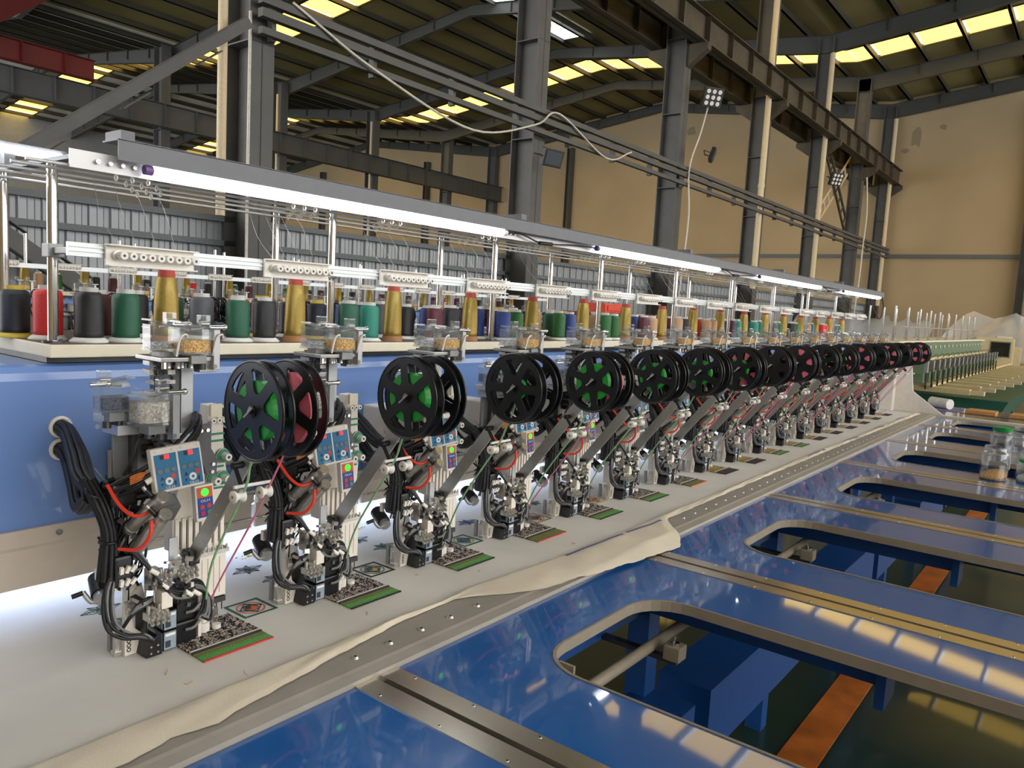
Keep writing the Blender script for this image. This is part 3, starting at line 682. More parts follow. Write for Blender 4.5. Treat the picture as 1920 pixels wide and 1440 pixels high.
# thread guide panels on the rail, one per head
KN = {}
def guide_panel(x, y, z, label, group, knobs=True, threads=True):
    t = thing('thread_guide_panel', label, 'guide panel', (x, y, z), group)
    if not KN:
        mb = MB(); mb.b(-.084, .084, 0, .006, -.019, .017).b(-.084, .086, -.016, .006, .016, .0185).b(-.084, .086, -.012, .006, -.0205, -.018)
        KN['plate'] = mb.mesh('plate', 'white_plastic')
        KN['knob'] = MB().cyl((0, 0, 0), (0, -.024, 0), .0078, .0070, n=14).cyl((0, -.024, 0), (0, -.0244, 0), .0026, n=8, m=1).mesh('knob', ['white_plastic', 'label_dark'])
        KN['disc'] = MB().cyl((0, -.004, 0), (0, -.0075, 0), .009, n=14).mesh('tension_disc', 'nickel')
        th = MB()
        for q in range(4):
            xx = -.06+.036*q; th.tube([(xx, .003, .017), (xx-.006+.004*q, .06, .07+.01*q), (xx+.01, .13, .158)], .00035, 4, sub=3)
        KN['threads'] = th.mesh('threads', 'emb_white')
    o = bpy.data.objects.new('plate', KN['plate']); COL.objects.link(o); o.parent = t
    for i in range(9 if knobs else 0):
        o = bpy.data.objects.new('knob', KN['knob']); COL.objects.link(o); o.parent = t; o.location = (-.062+.0172*i, 0, -.001)
    if knobs:
        o = bpy.data.objects.new('tension_disc', KN['disc']); COL.objects.link(o); o.parent = t; o.location = (-.066, 0, -.001)
    if threads:
        o = bpy.data.objects.new('threads', KN['threads']); COL.objects.link(o); o.parent = t; o['kind'] = 'stuff'
    return t
for k in range(NH):
    guide_panel(.099+P*k, .133, .699, f'white thread guide panel with nine knobs, {ORD[k]} from the tray corner', 'guide panels of the lit machine')
gr = thing('guide_panel_rail', 'flat aluminium rail carrying the white thread guide panels', 'rail', (2.7, .148, .7))
MB().b(-.045, 5.55, .142, .150, .692, .716).b(-.045, 5.55, .139, .142, .70, .703).b(-.045, 5.55, .139, .142, .708, .711).build('rail_bar', 'rail_alu', gr, 0, (-2.7, -.148, -.7))
for k in range(9):
    x = -.012+.66*k
    MB().b(x-.013, x+.013, .274, .306, .690, .716).b(x-.006, x+.008, .150, .276, .697, .709).build('clamp', 'grey_metal', gr, .002, (-2.7, -.148, -.7))

# lamp canopy, eyelet rods and LED tubes
YL, ZL = .14, .860
cn = thing('lamp_canopy', 'long grey sheet-metal canopy above the thread guides', 'canopy', (3, .2, .9))
oc = (-3, -.2, -.9)
MB().b(.035, 6.02, YL-.012, YL-.009, .868, .905).b(.035, 6.02, YL-.012, YL+.05, .903, .906).build('canopy_plate', 'canopy', cn, 0, oc)
MB().b(-.035, 6.02, YL+.018, YL+.021, .846, .878).build('perforated_plate', 'perforated', cn, 0, oc)
for k in range(9):
    x = -.012+.66*k; MB().b(x-.012, x+.012, YL+.02, .54, .864, .872).build('cross_arm', 'canopy', cn, 0, oc)
for k in range(5): MB().b(.04+1.19*k, .065+1.19*k, YL-.01, YL+.05, .905, .922).build('tab', 'canopy', cn, 0, oc)
for k in range(NH*2):
    x = .01+.165*k
    for q in range(4): MB().cyl((x+.022*q, YL+.018, .862), (x+.022*q, YL+.010, .862), .0042, n=8).build('bolt', 'nickel', cn, 0, oc) if k < 8 else None
ey_me = MB().torus((0, 0, -.006), (1, 0, 0), .0052, .0014, 10, 5).mesh('eyelet', 'white_plastic')
for j, (y, z) in enumerate(((.170, .850), (.235, .850), (.315, .850), (.395, .850), (.495, .850))):
    rd = thing('eyelet_rod', f'thin white rod with thread eyelets, {ORD[j]} behind the lamp tubes', 'rod', (2.8, y, z), 'eyelet rods')
    MB().cyl((-2.9, 0, 0), (3.0, 0, 0), .0032, n=8).build('rod', 'perforated', rd)
    for k in range(NH if j < 4 else 0):
        for q in range(3 if j < 3 else 2):
            o = bpy.data.objects.new('eyelet', ey_me); COL.objects.link(o); o.parent = rd; o.location = (-2.75+P*k+.03*q+.05*j+.06*(k % 2), 0, -.003)
for k in range(4):
    x = .097+1.593*k
    t = thing('tube_lamp', f'glowing white LED tube, {ORD[k]} from the tray corner', 'lamp', (x+.53, YL, ZL), 'LED tubes under the canopy')
    MB().cyl((-.525, 0, 0), (.53, 0, 0), .0085, n=14).build('tube', 'tube_light', t)
    MB().cyl((-.54, 0, 0), (-.525, 0, 0), .009, n=14).build('end_cap', 'tube_cap_glow', t)
    MB().cyl((.53, 0, 0), (.545, 0, 0), .009, n=14).build('end_cap', 'white_plastic', t)
    MB().b(-.53, .535, .002, .0085, .003, .012).build('batten', 'canopy', t)
    if k < 3:
        MB().tube([(.54, .0, 0), (.62, .002, .004), (.72, .004, -.012), (.80, .004, -.010), (.95, .006, 0), (1.06, .0, 0)], .0025, 6, sub=5).cyl((.72, .004, -.013), (.79, .004, -.011), .006, n=8).build('lead', 'black_cable', t)
t = thing('tube_lamp', 'short glowing tube above the rear chrome posts at the tray corner', 'lamp', (-.3, .5, .906))
MB().cyl((-.4, 0, 0), (.39, 0, 0), .0085, n=14).build('tube', 'tube_light', t)
MB().cyl((.39, 0, 0), (.405, 0, 0), .009, n=14).build('end_cap', 'white_plastic', t); MB().b(-.4, .4, .002, .012, .006, .016).build('batten', 'canopy', t)
MB().b(.28, .30, -.004, .03, -.034, .008).build('bracket', 'canopy', t)
tag(MB().tube([(6.0, .14, .86), (6.03, .13, .80), (6.02, .14, .70), (5.98, .16, .72), (5.97, .2, .80), (5.95, .22, .87)], .004, 6, sub=6).build('loose_cable', 'black_cable'), 'black cable loop hanging from the far end of the canopy', 'cable')

# ================================================================== EMBROIDERY HEAD (built once, then copied)
def R_(x, y, z): return Euler((x, y, z)).to_matrix()
def bead_box(head, cx, cy, z, w, d, h, beads, fill, flip=1, lidang=.22):
    """clear bead box with beads, tilted lid, cap, metal side bar and underside block"""
    n = 7; fl_ = flip
    plan = [(cx-w/2, cy+d/2), (cx-w/2, cy-d/2+d*.35)]
    plan += [(cx+w/2*math.cos(PI+PI*i/n)*1.0, cy-d/2+d*.35+d*.35*math.sin(PI+PI*i/n)) for i in range(1, n)]
    plan += [(cx+w/2, cy-d/2+d*.35), (cx+w/2, cy+d/2)]
    b = MB().prism(plan, 2, z, z+h).build('bead_box', 'clear', head)
    sh = lambda s: [(cx+(x-cx)*s, cy+(y-cy)*s) for x, y in plan]
    MB().prism(sh(.93), 2, z+.003, z+h*fill).build('beads', beads, b)
    MB().prism(sh(1.05), 2, z+h*.86, z+h*.90).prism(sh(1.05), 2, z-.002, z+.002).build('flange', 'clear', b)
    MB().box((cx-fl_*w*.12, cy, z+h*1.08), (w*.95, d*.8, .003), (0, fl_*lidang, 0)).build('lid', 'clear', b)
    MB().b(cx+fl_*w*.30-.009, cx+fl_*w*.30+.009, cy-.009, cy+.008, z+h, z+h+.022).build('lid_cap', 'clear', b, .002)
    MB().cyl((cx+fl_*w*.30-.008, cy-.004, z+h+.006), (cx+fl_*w*.30+.008, cy-.004, z+h+.006), .005, n=8).cyl((cx-fl_*w*.2, cy-.01, z+h*.93), (cx+fl_*w*.45, cy-.012, z+h*1.0), .002, n=6).build('hinge_pin', 'steel', b)
    sx = cx+fl_*(w/2+.004)
    MB().b(sx-(.006 if fl_ > 0 else .002), sx+(.006 if fl_ > 0 else .002), cy-d*.42, cy-d*.05, z-(.028 if fl_ > 0 else .01), z+h*.98).build('side_bar', 'alu' if fl_ > 0 else 'clear', b, .001)
    MB().cyl((sx-.016, cy-d*.45, z+h*1.02), (sx+.012, cy-d*.45, z+h*1.02), .004, n=10).ball((sx+.013, cy-d*.45, z+h*1.02), .0055).build('clamp_pin', 'chrome', b)
    MB().b(cx-fl_*.0-w*.25, cx+w*.25, cy-d*.4, cy+d*.3, z-.017, z-.002).cyl((sx-.004, cy-d*.43, z-.022), (sx-.004, cy-d*.47, z-.022), .003, n=8).build('valve_block', 'grey_metal', b, .001)
    MB().cyl((cx+fl_*.012, cy-.006, z-.028), (cx+fl_*.012, cy-.006, z-.017), .007, n=10).cyl((cx-fl_*.008, cy-.004, z-.025), (cx-fl_*.008, cy-.004, z-.017), .006, n=10).build('thumb_screw', 'dark_steel', b)
    return b
def control_panel(head):
    b = MB().box((0, 0, 0), (.086, .018, .076)).build('control_box', 'panel_grey', head, .003)
    b.location = (.042, -.066, .3405); b.rotation_euler = (math.radians(-8), math.radians(-5), math.radians(-4))
    T = text_mesh('OLH', .0085); T.materials.clear(); T.materials.append(MATS['paper'])
    for cx in (-.0205, .0205):
        f = MB().b(cx-.0185, cx+.0185, -.0102, -.009, -.033, .027).build('face_plate', 'teal', b)
        MB().b(cx-.009, cx+.003, -.0107, -.0102, .0185, .0255).build('display', 'black_plastic', f)
        MB().b(cx-.002, cx+.006, -.0112, -.0107, .0185, .0255).build('red_digit', 'led_red', f)
        for q in (-1, 0, 1): MB().cyl((cx+.0115*q, -.0102, -.001), (cx+.0115*q, -.0108, -.001), .0048, n=14).torus((cx+.0115*q, -.0106, -.001), (0, 1, 0), .0048, .0006, 14, 4).build('button', 'button_grey', f)
        MB().prism([(cx-.013, -.0165), (cx-.006, -.0165), (cx-.0095, -.010)], 1, -.0108, -.0102).prism([(cx-.0135, -.022), (cx-.008, -.022), (cx-.0107, -.027)], 1, -.0108, -.0102).b(cx+.010, cx+.013, -.0108, -.0102, -.028, -.0205).build('arrow_key', 'black_plastic', f)
        MB().cyl((cx+.010, -.0102, -.0125), (cx+.010, -.0108, -.0125), .0045, n=14).build('button', 'button_red', f)
        MB().cyl((cx+.0015, -.0102, -.020), (cx+.0015, -.0106, -.020), .0066, n=16).build('dial', 'paper', f)
        MB().cyl((cx+.0015, -.0106, -.020), (cx+.0015, -.0110, -.020), .0026, n=10).build('dial_centre', 'teal', f)
        o = bpy.data.objects.new('lettering', T); COL.objects.link(o); o.parent = f; o.location = (cx+.002, -.0106, -.0322); o.rotation_euler = (PI/2, 0, 0); o.scale = (.9, .72, 1)
    for q in (-.036, -.008, .008, .036): MB().cyl((q, -.009, .0325), (q, -.0098, .0325), .002, n=8).build('screw', 'nickel', b)
    # small panel below
    s = MB().box((0, 0, 0), (.036, .014, .066)).build('status_box', 'panel_grey', head, .002)
    s.location = (.108, -.040, .262); s.rotation_euler = (math.radians(-4), math.radians(-3), math.radians(-2))
    f = MB().b(-.0145, .0145, -.0078, -.007, .010, .029).build('face_plate', 'orange_print', s)
    g = MB().b(-.0145, .0145, -.0078, -.007, -.026, .010).build('face_plate', 'blue_print', s)
    MB().cyl((0, -.0078, .0195), (0, -.0086, .0195), .0072, n=16).build('green_light', 'led_green', f)
    for (x, z, m) in ((-.0065, -.007, 'button_red'), (.0065, -.006, 'button_red'), (-.0065, -.0185, 'button_crimson'), (.0065, -.0175, 'button_green')):
        MB().cyl((x, -.0078, z), (x, -.0088, z), .0044, n=14).build('button', m, g)
    o = bpy.data.objects.new('lettering', T); COL.objects.link(o); o.parent = g; o.location = (0, -.008, .002); o.rotation_euler = (PI/2, 0, 0); o.scale = (1.05, .72, 1)

def make_head():
    h = thing('embroidery_unit', 'x', 'embroidery unit', (0, 0, 0), 'embroidery units of the lit machine')
    # housing and needle case
    MB().b(.085, .165, .03, .262, .20, .36).build('arm_housing', 'cream', h, .004)
    MB().prism([[(.094, .062), (.172, .062), (.174, .235), (.179, .30), (.172, .35), (.170, .40), (.165, .432), (.140, .432), (.136, .37), (.10, .36), (.072, .24), (.072, .165), (.094, .155)], [(.078, .168), (.170, .168), (.170, .222), (.078, .222)]], 1, 0, .03).build('needle_case', 'cream', h, .0015)
    MB().b(.078, .170, .026, .0299, .168, .222).build('slot_back', 'dark_steel', h)
    for i in range(7): MB().cyl((.0845+.0128*i, .014, .168), (.0845+.0128*i, .014, .222), .0022, n=8).build('needle_bar', 'steel', h)
    for i in range(8): MB().b(.0745+.0128*i, .0818+.0128*i, -.006, .001, .163, .228).build('needle_guide', 'cream', h)
    MB().b(.098, .173, -.012, 0, .064, .148).build('needle_cover', 'cream', h, .0015)
    for i in range(5): MB().b(.111+.012*i, .1116+.012*i, -.0124, -.0119, .072, .142).build('cover_seam', 'label_dark', h)
    mb = MB().b(.088, .177, -.016, .004, .149, .157)
    for i in range(9): mb.cyl((.094+.0095*i, -.018, .157), (.094+.0095*i, -.018, .166), .0022, n=6)
    mb.build('clamp_row', 'nickel', h)
    mb = MB().b(.105, .172, -.014, -.004, .052, .062)
    for i in range(6): mb.cyl((.112+.011*i, -.009, .035), (.112+.011*i, -.009, .052), .0012, n=5)
    mb.build('needle_row', 'dark_steel', h)
    MB().cyl((.146, -.012, .006), (.146, -.012, .07), .003, n=8).b(.138, .153, -.02, -.004, .03, .045).build('presser_bar', 'steel', h)
    MB().cyl((.128, -.012, .0035), (.128, -.012, .022), .011, n=14).cyl((.128, -.012, .022), (.128, -.012, .028), .006, n=12).cyl((.150, -.02, .006), (.150, -.02, .014), .008, n=12).build('cord_foot', 'white_plastic', h)
    # tension knobs
    def knob(x, z, r, L, disc):
        k = MB().cyl((x, 0, z), (x, -L, z), r, r*.9, n=16).cyl((x, -L, z), (x, -L-.0006, z), r*.38, n=10, m=1).build('tension_knob', ['white_plastic', 'label_dark'], h)
        if disc: MB().cyl((x, -.001, z), (x, -.010, z), r*1.7, n=18).torus((x, -.006, z), (0, 1, 0), r*1.75, .001, 18, 4, 1).build('spring_disc', ['green_disc', 'nickel'], k)
    for q in range(3): knob(.144+.0115*q, .404, .0055, .012, False)
    for x, z, d, r in ((.167, .335, True, .0075), (.145, .333, False, .006), (.167, .293, True, .0075), (.146, .292, True, .0075)): knob(x, z, r, .026 if d else .012, d)
    for z in (.375, .362, .312, .271): MB().b(.142, .172, -.0012, 0, z, z+.004).build('green_mark', 'green_disc', h)
    MB().b(.141, .164, -.006, .0, .412, .434).build('label_tape', 'tray_edge', h)
    # dark bracket between panel and knobs
    MB().prism([(.105, .40), (.134, .40), (.134, .355), (.146, .335), (.146, .305), (.128, .305), (.105, .36)], 1, -.02, -.008).build('bracket_plate', 'dark_steel', h)
    for x, z in ((.113, .39), (.126, .39), (.138, .325), (.136, .311)): MB().cyl((x, -.02, z), (x, -.023, z), .0035, n=8).build('bolt', 'chrome', h)
    control_panel(h)
    # back plates and lifting column
    MB().b(-.018, .052, .034, .040, .285, .437).build('mount_plate', 'grey_metal', h, .001)
    MB().b(.008, .018, .020, .036, .30, .44).build('slide_rack', 'dark_steel', h)
    MB().b(.086, .109, .0, .024, .385, .534).build('lift_bar', 'alu', h, .001)
    MB().b(.070, .086, .004, .03, .33, .53).b(.044, .058, .006, .03, .33, .53).build('column_rail', 'dark_steel', h)
    mb = MB(); r1 = random.Random(3)
    for i in range(11):
        z = .345+.0165*i
        for (xa, xb) in ((.028, .044), (.058, .070)):
            mb.b(xa+r1.uniform(-.004, .002), xb, -.006+r1.uniform(-.004, .004), .02, z, z+r1.uniform(.004, .009), r1.choice((0, 0, 1)))
            mb.cyl((xa+.006, -.008, z+.010), (xb-.003, -.008, z+.010), .0028, n=6, m=r1.choice((0, 1)))
        mb.cyl((.037+r1.uniform(-.003, .003), -.006, z), (.037, -.006, z+.014), .0045, n=7, m=1)
    mb.build('slide_mechanism', ['nickel', 'dark_steel'], h)
    mb = MB().b(.020, .128, -.055, .034, .520, .527)
    for i in range(5): mb.cyl((.028+.012*i, -.05+.008*(i % 2), .508), (.028+.012*i, -.05+.008*(i % 2), .520), .0045, n=8)
    mb.b(.092, .126, -.05, -.03, .500, .520)
    mb.build('top_platform', 'steel', h, .0008)
    for (x, m) in ((.045, 0), (.112, 0)): MB().tube([(x, -.058, .53), (x+.003, -.064, .56), (x+.012, -.066, .568), (x+.018, -.06, .562)], .0018, 6).build('wire_hook', 'white_plastic', h)
    bead_box(h, .085, -.042, .533, .058, .046, .046, 'beads_gold', .52)
    bead_box(h, .048, -.002, .537, .046, .042, .044, 'beads_clear', .30)
    bead_box(h, .006, -.052, .418, .058, .046, .052, 'beads_white', .72)
    bead_box(h, -.036, -.004, .437, .050, .042, .046, 'beads_black', .50, -1)
    MB().b(-.035, .03, -.02, .036, .395, .412).b(-.05, -.01, .0, .036, .415, .428).build('box_arm', 'alu', h, .001)
    # air cylinders
    for nm, (p, q) in (('a', ((-.012, -.010, .228), (.002, -.100, .303))), ('b', ((-.006, -.012, .184), (.004, -.105, .274)))):
        p, q = Vector(p), Vector(q); d = (q-p).normalized()
        c = MB().cyl(p, q-d*.004, .0108, n=18).cyl(p, p+d*.012, .0118, n=18).cyl(p-d*.03, p, .004, n=10).build('air_cylinder', 'tube_steel', h)
        MB().cyl(q-d*.012, q, .0108, n=18).build('end_cap', 'nickel', c)
        e = q-d*.02; MB().cyl(e, e+Vector((-.010, .0, .012)), .0045, n=8).cyl(e+Vector((-.010, 0, .012)), e+Vector((-.018, .004, .022)), .0042, n=8, m=1).cyl(e+Vector((-.018, .004, .022)), e+Vector((-.022, .005, .028)), .0032, n=8, m=2).build('air_fitting', ['black_plastic', 'black_plastic', 'nickel'], c)
    MB().box((.026, -.052, .276), (.024, .03, .034), R_(.7, 0, 0)).box((.046, -.035, .262), (.02, .03, .04), R_(.7, 0, 0)).build('cylinder_mount', 'grey_metal', h, .001)
    MB().box((.02, -.01, .212), (.03, .10, .012), R_(-.72, 0, 0)).build('cylinder_plate', 'grey_metal', h)
    MB().tube([(-.052, -.02, .315), (-.044, -.045, .285), (-.030, -.065, .268), (-.012, -.075, .272), (-.004, -.08, .288)], .0032, 8).build('red_hose', 'red_hose', h)
    MB().tube([(-.012, -.088, .262), (-.016, -.09, .235), (-.028, -.075, .213), (-.045, -.045, .21)], .0032, 8).build('red_hose', 'red_hose', h)
    MB().b(.048, .064, -.034, -.031, .128, .205).b(.048, .066, -.034, .0, .125, .13).build('shield_plate', 'alu', h)
    # wiring
    r2_ = random.Random(5)
    def cable(pts, r, m='black_cable', nm='cable', n=6): MB().tube(pts, r, n).build(nm, m, h)
    for q in range(2):
        z = .369 if q == 0 else .326; dz = .0 if q == 0 else -.018
        mb = MB()
        for i in range(9):
            a = 2*PI*i/9; ox, oz = .011*math.cos(a), .011*math.sin(a)
            mb.tube([(-.012+ox*.9, .264, z+oz), (-.016+ox, .215, z-.006+oz), (-.036+ox*1.3, .13, z-.030+dz*.4+oz*.8), (-.054+ox*1.3, .065, z-.055+dz*.5+oz), (-.058+ox, .02, .30-.012*q+oz*.8)], .0052, 6)
        mb.build('cable_bundle', 'black_cable', h)
    mb = MB()
    for i in range(8):
        a = 2*PI*i/8; ox, oy = .009*math.cos(a), .009*math.sin(a)
        mb.tube([(-.062+ox, .03+oy, .315), (-.055+ox*1.2, .0+oy, .28), (-.046+ox*.9, -.01+oy, .235), (-.046+ox*1.3, -.012+oy, .195), (-.048+ox*1.5, -.01+oy*1.4, .150)], .0052, 6)
    mb.build('cable_bundle', 'black_cable', h)
    MB().torus((-.046, -.011, .215), (0, 0, 1), .0135, .003, 14, 6).torus((-.056, .012, .298), (.3, -.6, 1), .0165, .003, 14, 6).build('cable_tie', 'black_plastic', h)
    for (pts, r) in (([(.118, -.005, .415), (.100, -.035, .40), (.060, -.055, .372), (.030, -.062, .352), (-.01, -.055, .325), (-.045, -.03, .305)], .0045),
                     ([(.114, .0, .42), (.095, -.03, .408), (.055, -.05, .382), (.025, -.055, .36), (-.015, -.045, .335), (-.05, -.02, .31)], .0045),
                     ([(.120, .004, .41), (.105, -.028, .392), (.066, -.048, .365), (.035, -.052, .342), (-.005, -.05, .315), (-.04, -.025, .295)], .0045),
                     ([(.02, -.03, .40), (-.01, -.04, .39), (-.02, -.04, .36), (-.03, -.03, .33)], .003),
                     ([(-.05, .0, .31), (-.02, -.02, .30), (.01, -.04, .305), (.03, -.05, .31)], .006), ([(-.05, .01, .295), (-.02, -.01, .285), (.02, -.03, .29)], .007),
                     ([(-.045, .0, .30), (-.01, .0, .27), (.02, .0, .25)], .008)): cable(pts, r)
    for x, y, z in ((.028, -.066, .353), (.04, -.062, .347), (-.002, -.060, .322)): MB().cyl((x-.005, y+.001, z-.003), (x+.005, y-.002, z+.003), .0056, n=8).build('cable_marker', 'white_plastic', h)
    for q in range(5): cable([(-.03, -.052, .318+.003*q), (-.018, -.058, .324+.003*q), (-.006, -.056, .328+.002*q)], .0012, 'wire_orange', 'wire', 4)
    r4 = random.Random(11); mb = MB()
    for i in range(34):
        z1 = r4.uniform(.20, .34); z0 = z1-r4.uniform(.05, .13); x1, x0 = r4.uniform(-.05, .03), r4.uniform(-.05, .015)
        y1, y0 = r4.uniform(-.012, .035), r4.uniform(-.012, .03)
        mb.tube([(x1, y1, z1), ((x0+x1)/2+r4.uniform(-.02, .02), min(y0, y1)-r4.uniform(0, .012), (z0+z1)/2), (x0, y0, z0)], r4.choice((.0014, .0018, .0025)), 5, m=r4.choice((0, 0, 0, 0, 1)))
    for i in range(16):
        mb.box((r4.uniform(-.05, .02), r4.uniform(-.02, .01), r4.uniform(.15, .33)), (r4.uniform(.006, .014), .006, r4.uniform(.006, .016)), R_(r4.uniform(-1, 1), r4.uniform(-1, 1), 0), r4.choice((0, 0, 1, 3)))
    tag(mb.build('wiring_loom', ['black_cable', 'grey_cable', 'white_plastic', 'dark_steel'], h), kind='stuff')
    r4 = random.Random(23); mb = MB()
    for i in range(46):
        x, y, z = r4.uniform(-.02, .085), r4.uniform(-.052, -.012), r4.uniform(.075, .165)
        if r4.random() < .5: mb.cyl((x, y, z), (x+r4.uniform(-.01, .01), y-r4.uniform(.004, .014), z+r4.uniform(-.006, .006)), r4.uniform(.002, .0042), n=7, m=r4.choice((0, 0, 1)))
        else: mb.box((x, y, z), (r4.uniform(.005, .014), r4.uniform(.005, .012), r4.uniform(.004, .012)), R_(r4.uniform(-.3, .3), r4.uniform(-.3, .3), 0), r4.choice((0, 0, 1, 2)))
    tag(mb.build('small_fittings', ['nickel', 'dark_steel', 'black_plastic'], h), kind='stuff')
    MB().b(-.048, -.006, -.03, .02, .275, .315).build('wire_junction', 'black_plastic', h, .006)
    MB().b(-.044, -.012, -.03, .025, .135, .19).b(-.03, -.006, .0, .03, .16, .24).build('wire_junction', 'black_plastic', h, .005)
    mb = MB()
    for i in range(6): mb.box((-.035+.01*(i % 3), -.034, .145+.022*(i//3)), (.006, .006, .012), R_(.2, .3*(i % 3), 0))
    mb.build('plug', 'white_plastic', h)
    for i, (dx, dz, m, r) in enumerate(((0, 0, 'black_cable', .0030), (.006, .004, 'grey_cable', .0028), (.012, -.002, 'black_cable', .0030), (.003, .010, 'black_cable', .0028), (.015, .006, 'grey_cable', .0026))):
        cable([(-.042+dx*.6, -.02, .17), (-.062+dx, -.028, .125+dz), (-.060+dx, -.034, .075+dz), (-.038+dx, -.042, .052+dz*.6), (-.010+dx*.6, -.050, .046+dz*.5), (.012, -.050, .034+dz*.3)], r, m)
    for i, m in enumerate(('black_cable', 'grey_cable', 'grey_cable', 'black_cable')):
        cable([(-.034+.004*i, -.03, .06+.006*i), (-.018+.004*i, -.036, .085+.006*i), (.006, -.038, .095+.004*i), (.02, -.03, .097+.004*i)], .0032, m)
    for i, m in enumerate(('black_cable', 'black_cable', 'black_cable', 'grey_cable')):
        cable([(-.02+.004*i, -.03, .20), (.005+.003*i, -.048, .165-.004*i), (.028+.003*i, -.054, .128-.004*i), (.055, -.052, .112-.004*i), (.082, -.048, .106-.004*i)], .0032, m)
    for i, m in enumerate(('black_cable', 'black_cable', 'grey_cable', 'grey_cable', 'black_cable')):
        cable([(.07, -.045, .112-.004*i), (.092, -.044, .122-.005*i), (.110+.003*i, -.040, .105-.006*i), (.108+.004*i, -.042, .07-.008*i), (.095+.002*i, -.044, .05)], .0026, m)
    for x, z in ((.012, .158), (.03, .128), (.075, .103), (.09, .100)): MB().cyl((x-.007, -.052, z+.006), (x+.005, -.055, z-.004), .0042, n=8).build('cable_marker', 'white_plastic', h)
    # manifolds
    for (x0, y0, z0, nm) in ((.0, -.058, .072, 'm'), (.012, -.04, .128, 'u'), (.062, -.04, .132, 'v')):
        mb = MB().b(x0, x0+.036, y0, y0+.022, z0, z0+.014)
        for i in range(4):
            for j in range(2):
                mb.cyl((x0+.004+.0095*i, y0+.001, z0+.004+.010*j), (x0+.001+.0095*i, y0-.012, z0-.001+.010*j), .0032, n=7)
            mb.cyl((x0+.004+.0095*i, y0+.010, z0+.014), (x0+.004+.0095*i, y0+.010, z0+.026-.004*(i % 2)), .0036, n=7)
        mb.build('air_manifold', 'nickel', h)
    MB().b(.024, .044, -.055, -.03, .088, .118).b(.02, .04, -.03, .0, .11, .15).build('valve_body', 'cream', h, .001)
    # foot brackets, motors
    MB().prism([(-.018, .002), (.008, .002), (.008, .040), (-.002, .050), (-.010, .098), (-.018, .098)], 1, -.010, -.002).build('guide_bracket', 'cream', h, .001)
    mb = MB()
    for z in (.012, .020, .028): mb.torus((-.011, -.0102, z), (0, 1, 0), .0032, .0009, 10, 4)
    mb.build('slot_ring', 'label_dark', h)
    MB().prism([(-.010, .004), (-.002, .10), (.018, .12), (.030, .075), (.030, .035), (.012, .035)], 1, .006, .012).build('guide_plate', 'white_plastic', h, .001)
    MB().b(-.004, .014, .012, .03, .05, .15).build('guide_plate', 'white_plastic', h, .001)
    MB().b(-.030, -.022, .0, .010, .004, .040).prism([(-.032, .040), (-.020, .040), (-.026, .052)], 1, .0, .010).b(-.032, -.02, -.004, .012, .004, .012).build('guide_foot', 'nickel', h, .0008); MB().b(-.030, -.024, .02, .03, .004, .05).build('guide_foot', 'grey_metal', h, .0008)
    MB().b(.008, .012, -.03, .01, .04, .10).build('black_post', 'black_plastic', h)
    mb = MB().prism([(.002, .003), (.030, .003), (.030, .030), (.022, .040), (.008, .030)], 1, -.046, -.006)
    c = mb.build('motor_plug', 'black_plastic', h, .001)
    for x in (.010, .022):
        for z in (.010, .022): MB().cyl((x, -.046, z), (x, -.0475, z), .002, n=7).build('screw', 'chrome', c)
    for z0 in (.003, .040):
        m = MB().b(.035, .060, -.040, .015, z0, z0+.035).build('motor', 'black_plastic', h, .002)
        lb = MB().b(.0365, .0585, -.0408, -.040, z0+.002, z0+.033).b(.0342, .035, -.037, .010, z0+.003, z0+.032).build('motor_label', 'label_blue', m)
        MB().b(.0385, .0480, -.0413, -.0408, z0+.006, z0+.018).b(.0337, .0342, -.030, -.014, z0+.008, z0+.022).build('label_print', 'label_dark', lb)
        MB().b(.0385, .0565, -.0415, -.0408, z0+.0265, z0+.031).build('label_line', 'paper', lb)
    MB().b(.062, .102, -.034, .02, .002, .044).b(.062, .102, -.036, .02, .046, .088).build('servo_motor', 'black_plastic', h, .004)
    MB().cyl((.06, -.038, .098), (.09, -.038, .098), .014, n=16).b(.058, .088, -.045, -.01, .086, .112).build('gear_motor', 'dark_steel', h, .002)
    MB().b(.107, .113, -.03, -.01, .001, .11).build('stand_post', 'cream', h)
    for z in (.03, .062): MB().tube([(.078, -.038, z), (.09, -.044, z+.003), (.103, -.042, z+.012)], .003, 6).build('motor_lead', 'grey_cable', h)
    # swing lever beside the head
    MB().cyl((-.028, .07, .125), (-.040, .03, .108), .016, n=16).build('lever_motor', 'black_plastic', h)
    MB().cyl((-.040, .03, .108), (-.043, .02, .104), .013, n=16).tube([(-.044, .024, .104), (-.056, .03, .100), (-.066, .04, .118)], .0045, 8, sub=3).build('lever_arm', 'alu', h)
    MB().cyl((-.066, .038, .117), (-.082, .044, .112), .0042, n=10).build('lever_grip', 'black_plastic', h)
    mb = MB()
    for i in range(4): mb.b(-.046+.008*i, -.041+.008*i, .03, .04, .135+.006*(i % 2), .155)
    mb.build('lever_clip', 'white_plastic', h)
    # reel arm
    p, q = Vector((.099, -.024, .160)), Vector((.099, -.275, .478)); d = (q-p).normalized(); n = Vector((1, 0, 0)).cross(d)
    Rm = Matrix((Vector((1, 0, 0)), d, n)).transposed()
    ar = MB().box((p+q)/2, (.004, (q-p).length, .030), Rm).build('reel_arm', 'brushed', h, .0006)
    for t_ in (.12, .3, .42, .62, .8): c = p.lerp(q, t_)+n*.004; MB().cyl(c-Vector((.002, 0, 0)), c-Vector((.0032, 0, 0)), .0022, n=8).build('rivet', 'nickel', ar)
    MB().box(p+Vector((-.004, 0, .0)), (.02, .026, .026)).build('arm_foot', 'black_plastic', h, .002)
    c = p.lerp(q, .62); e = Vector((.075, -.207, .316))
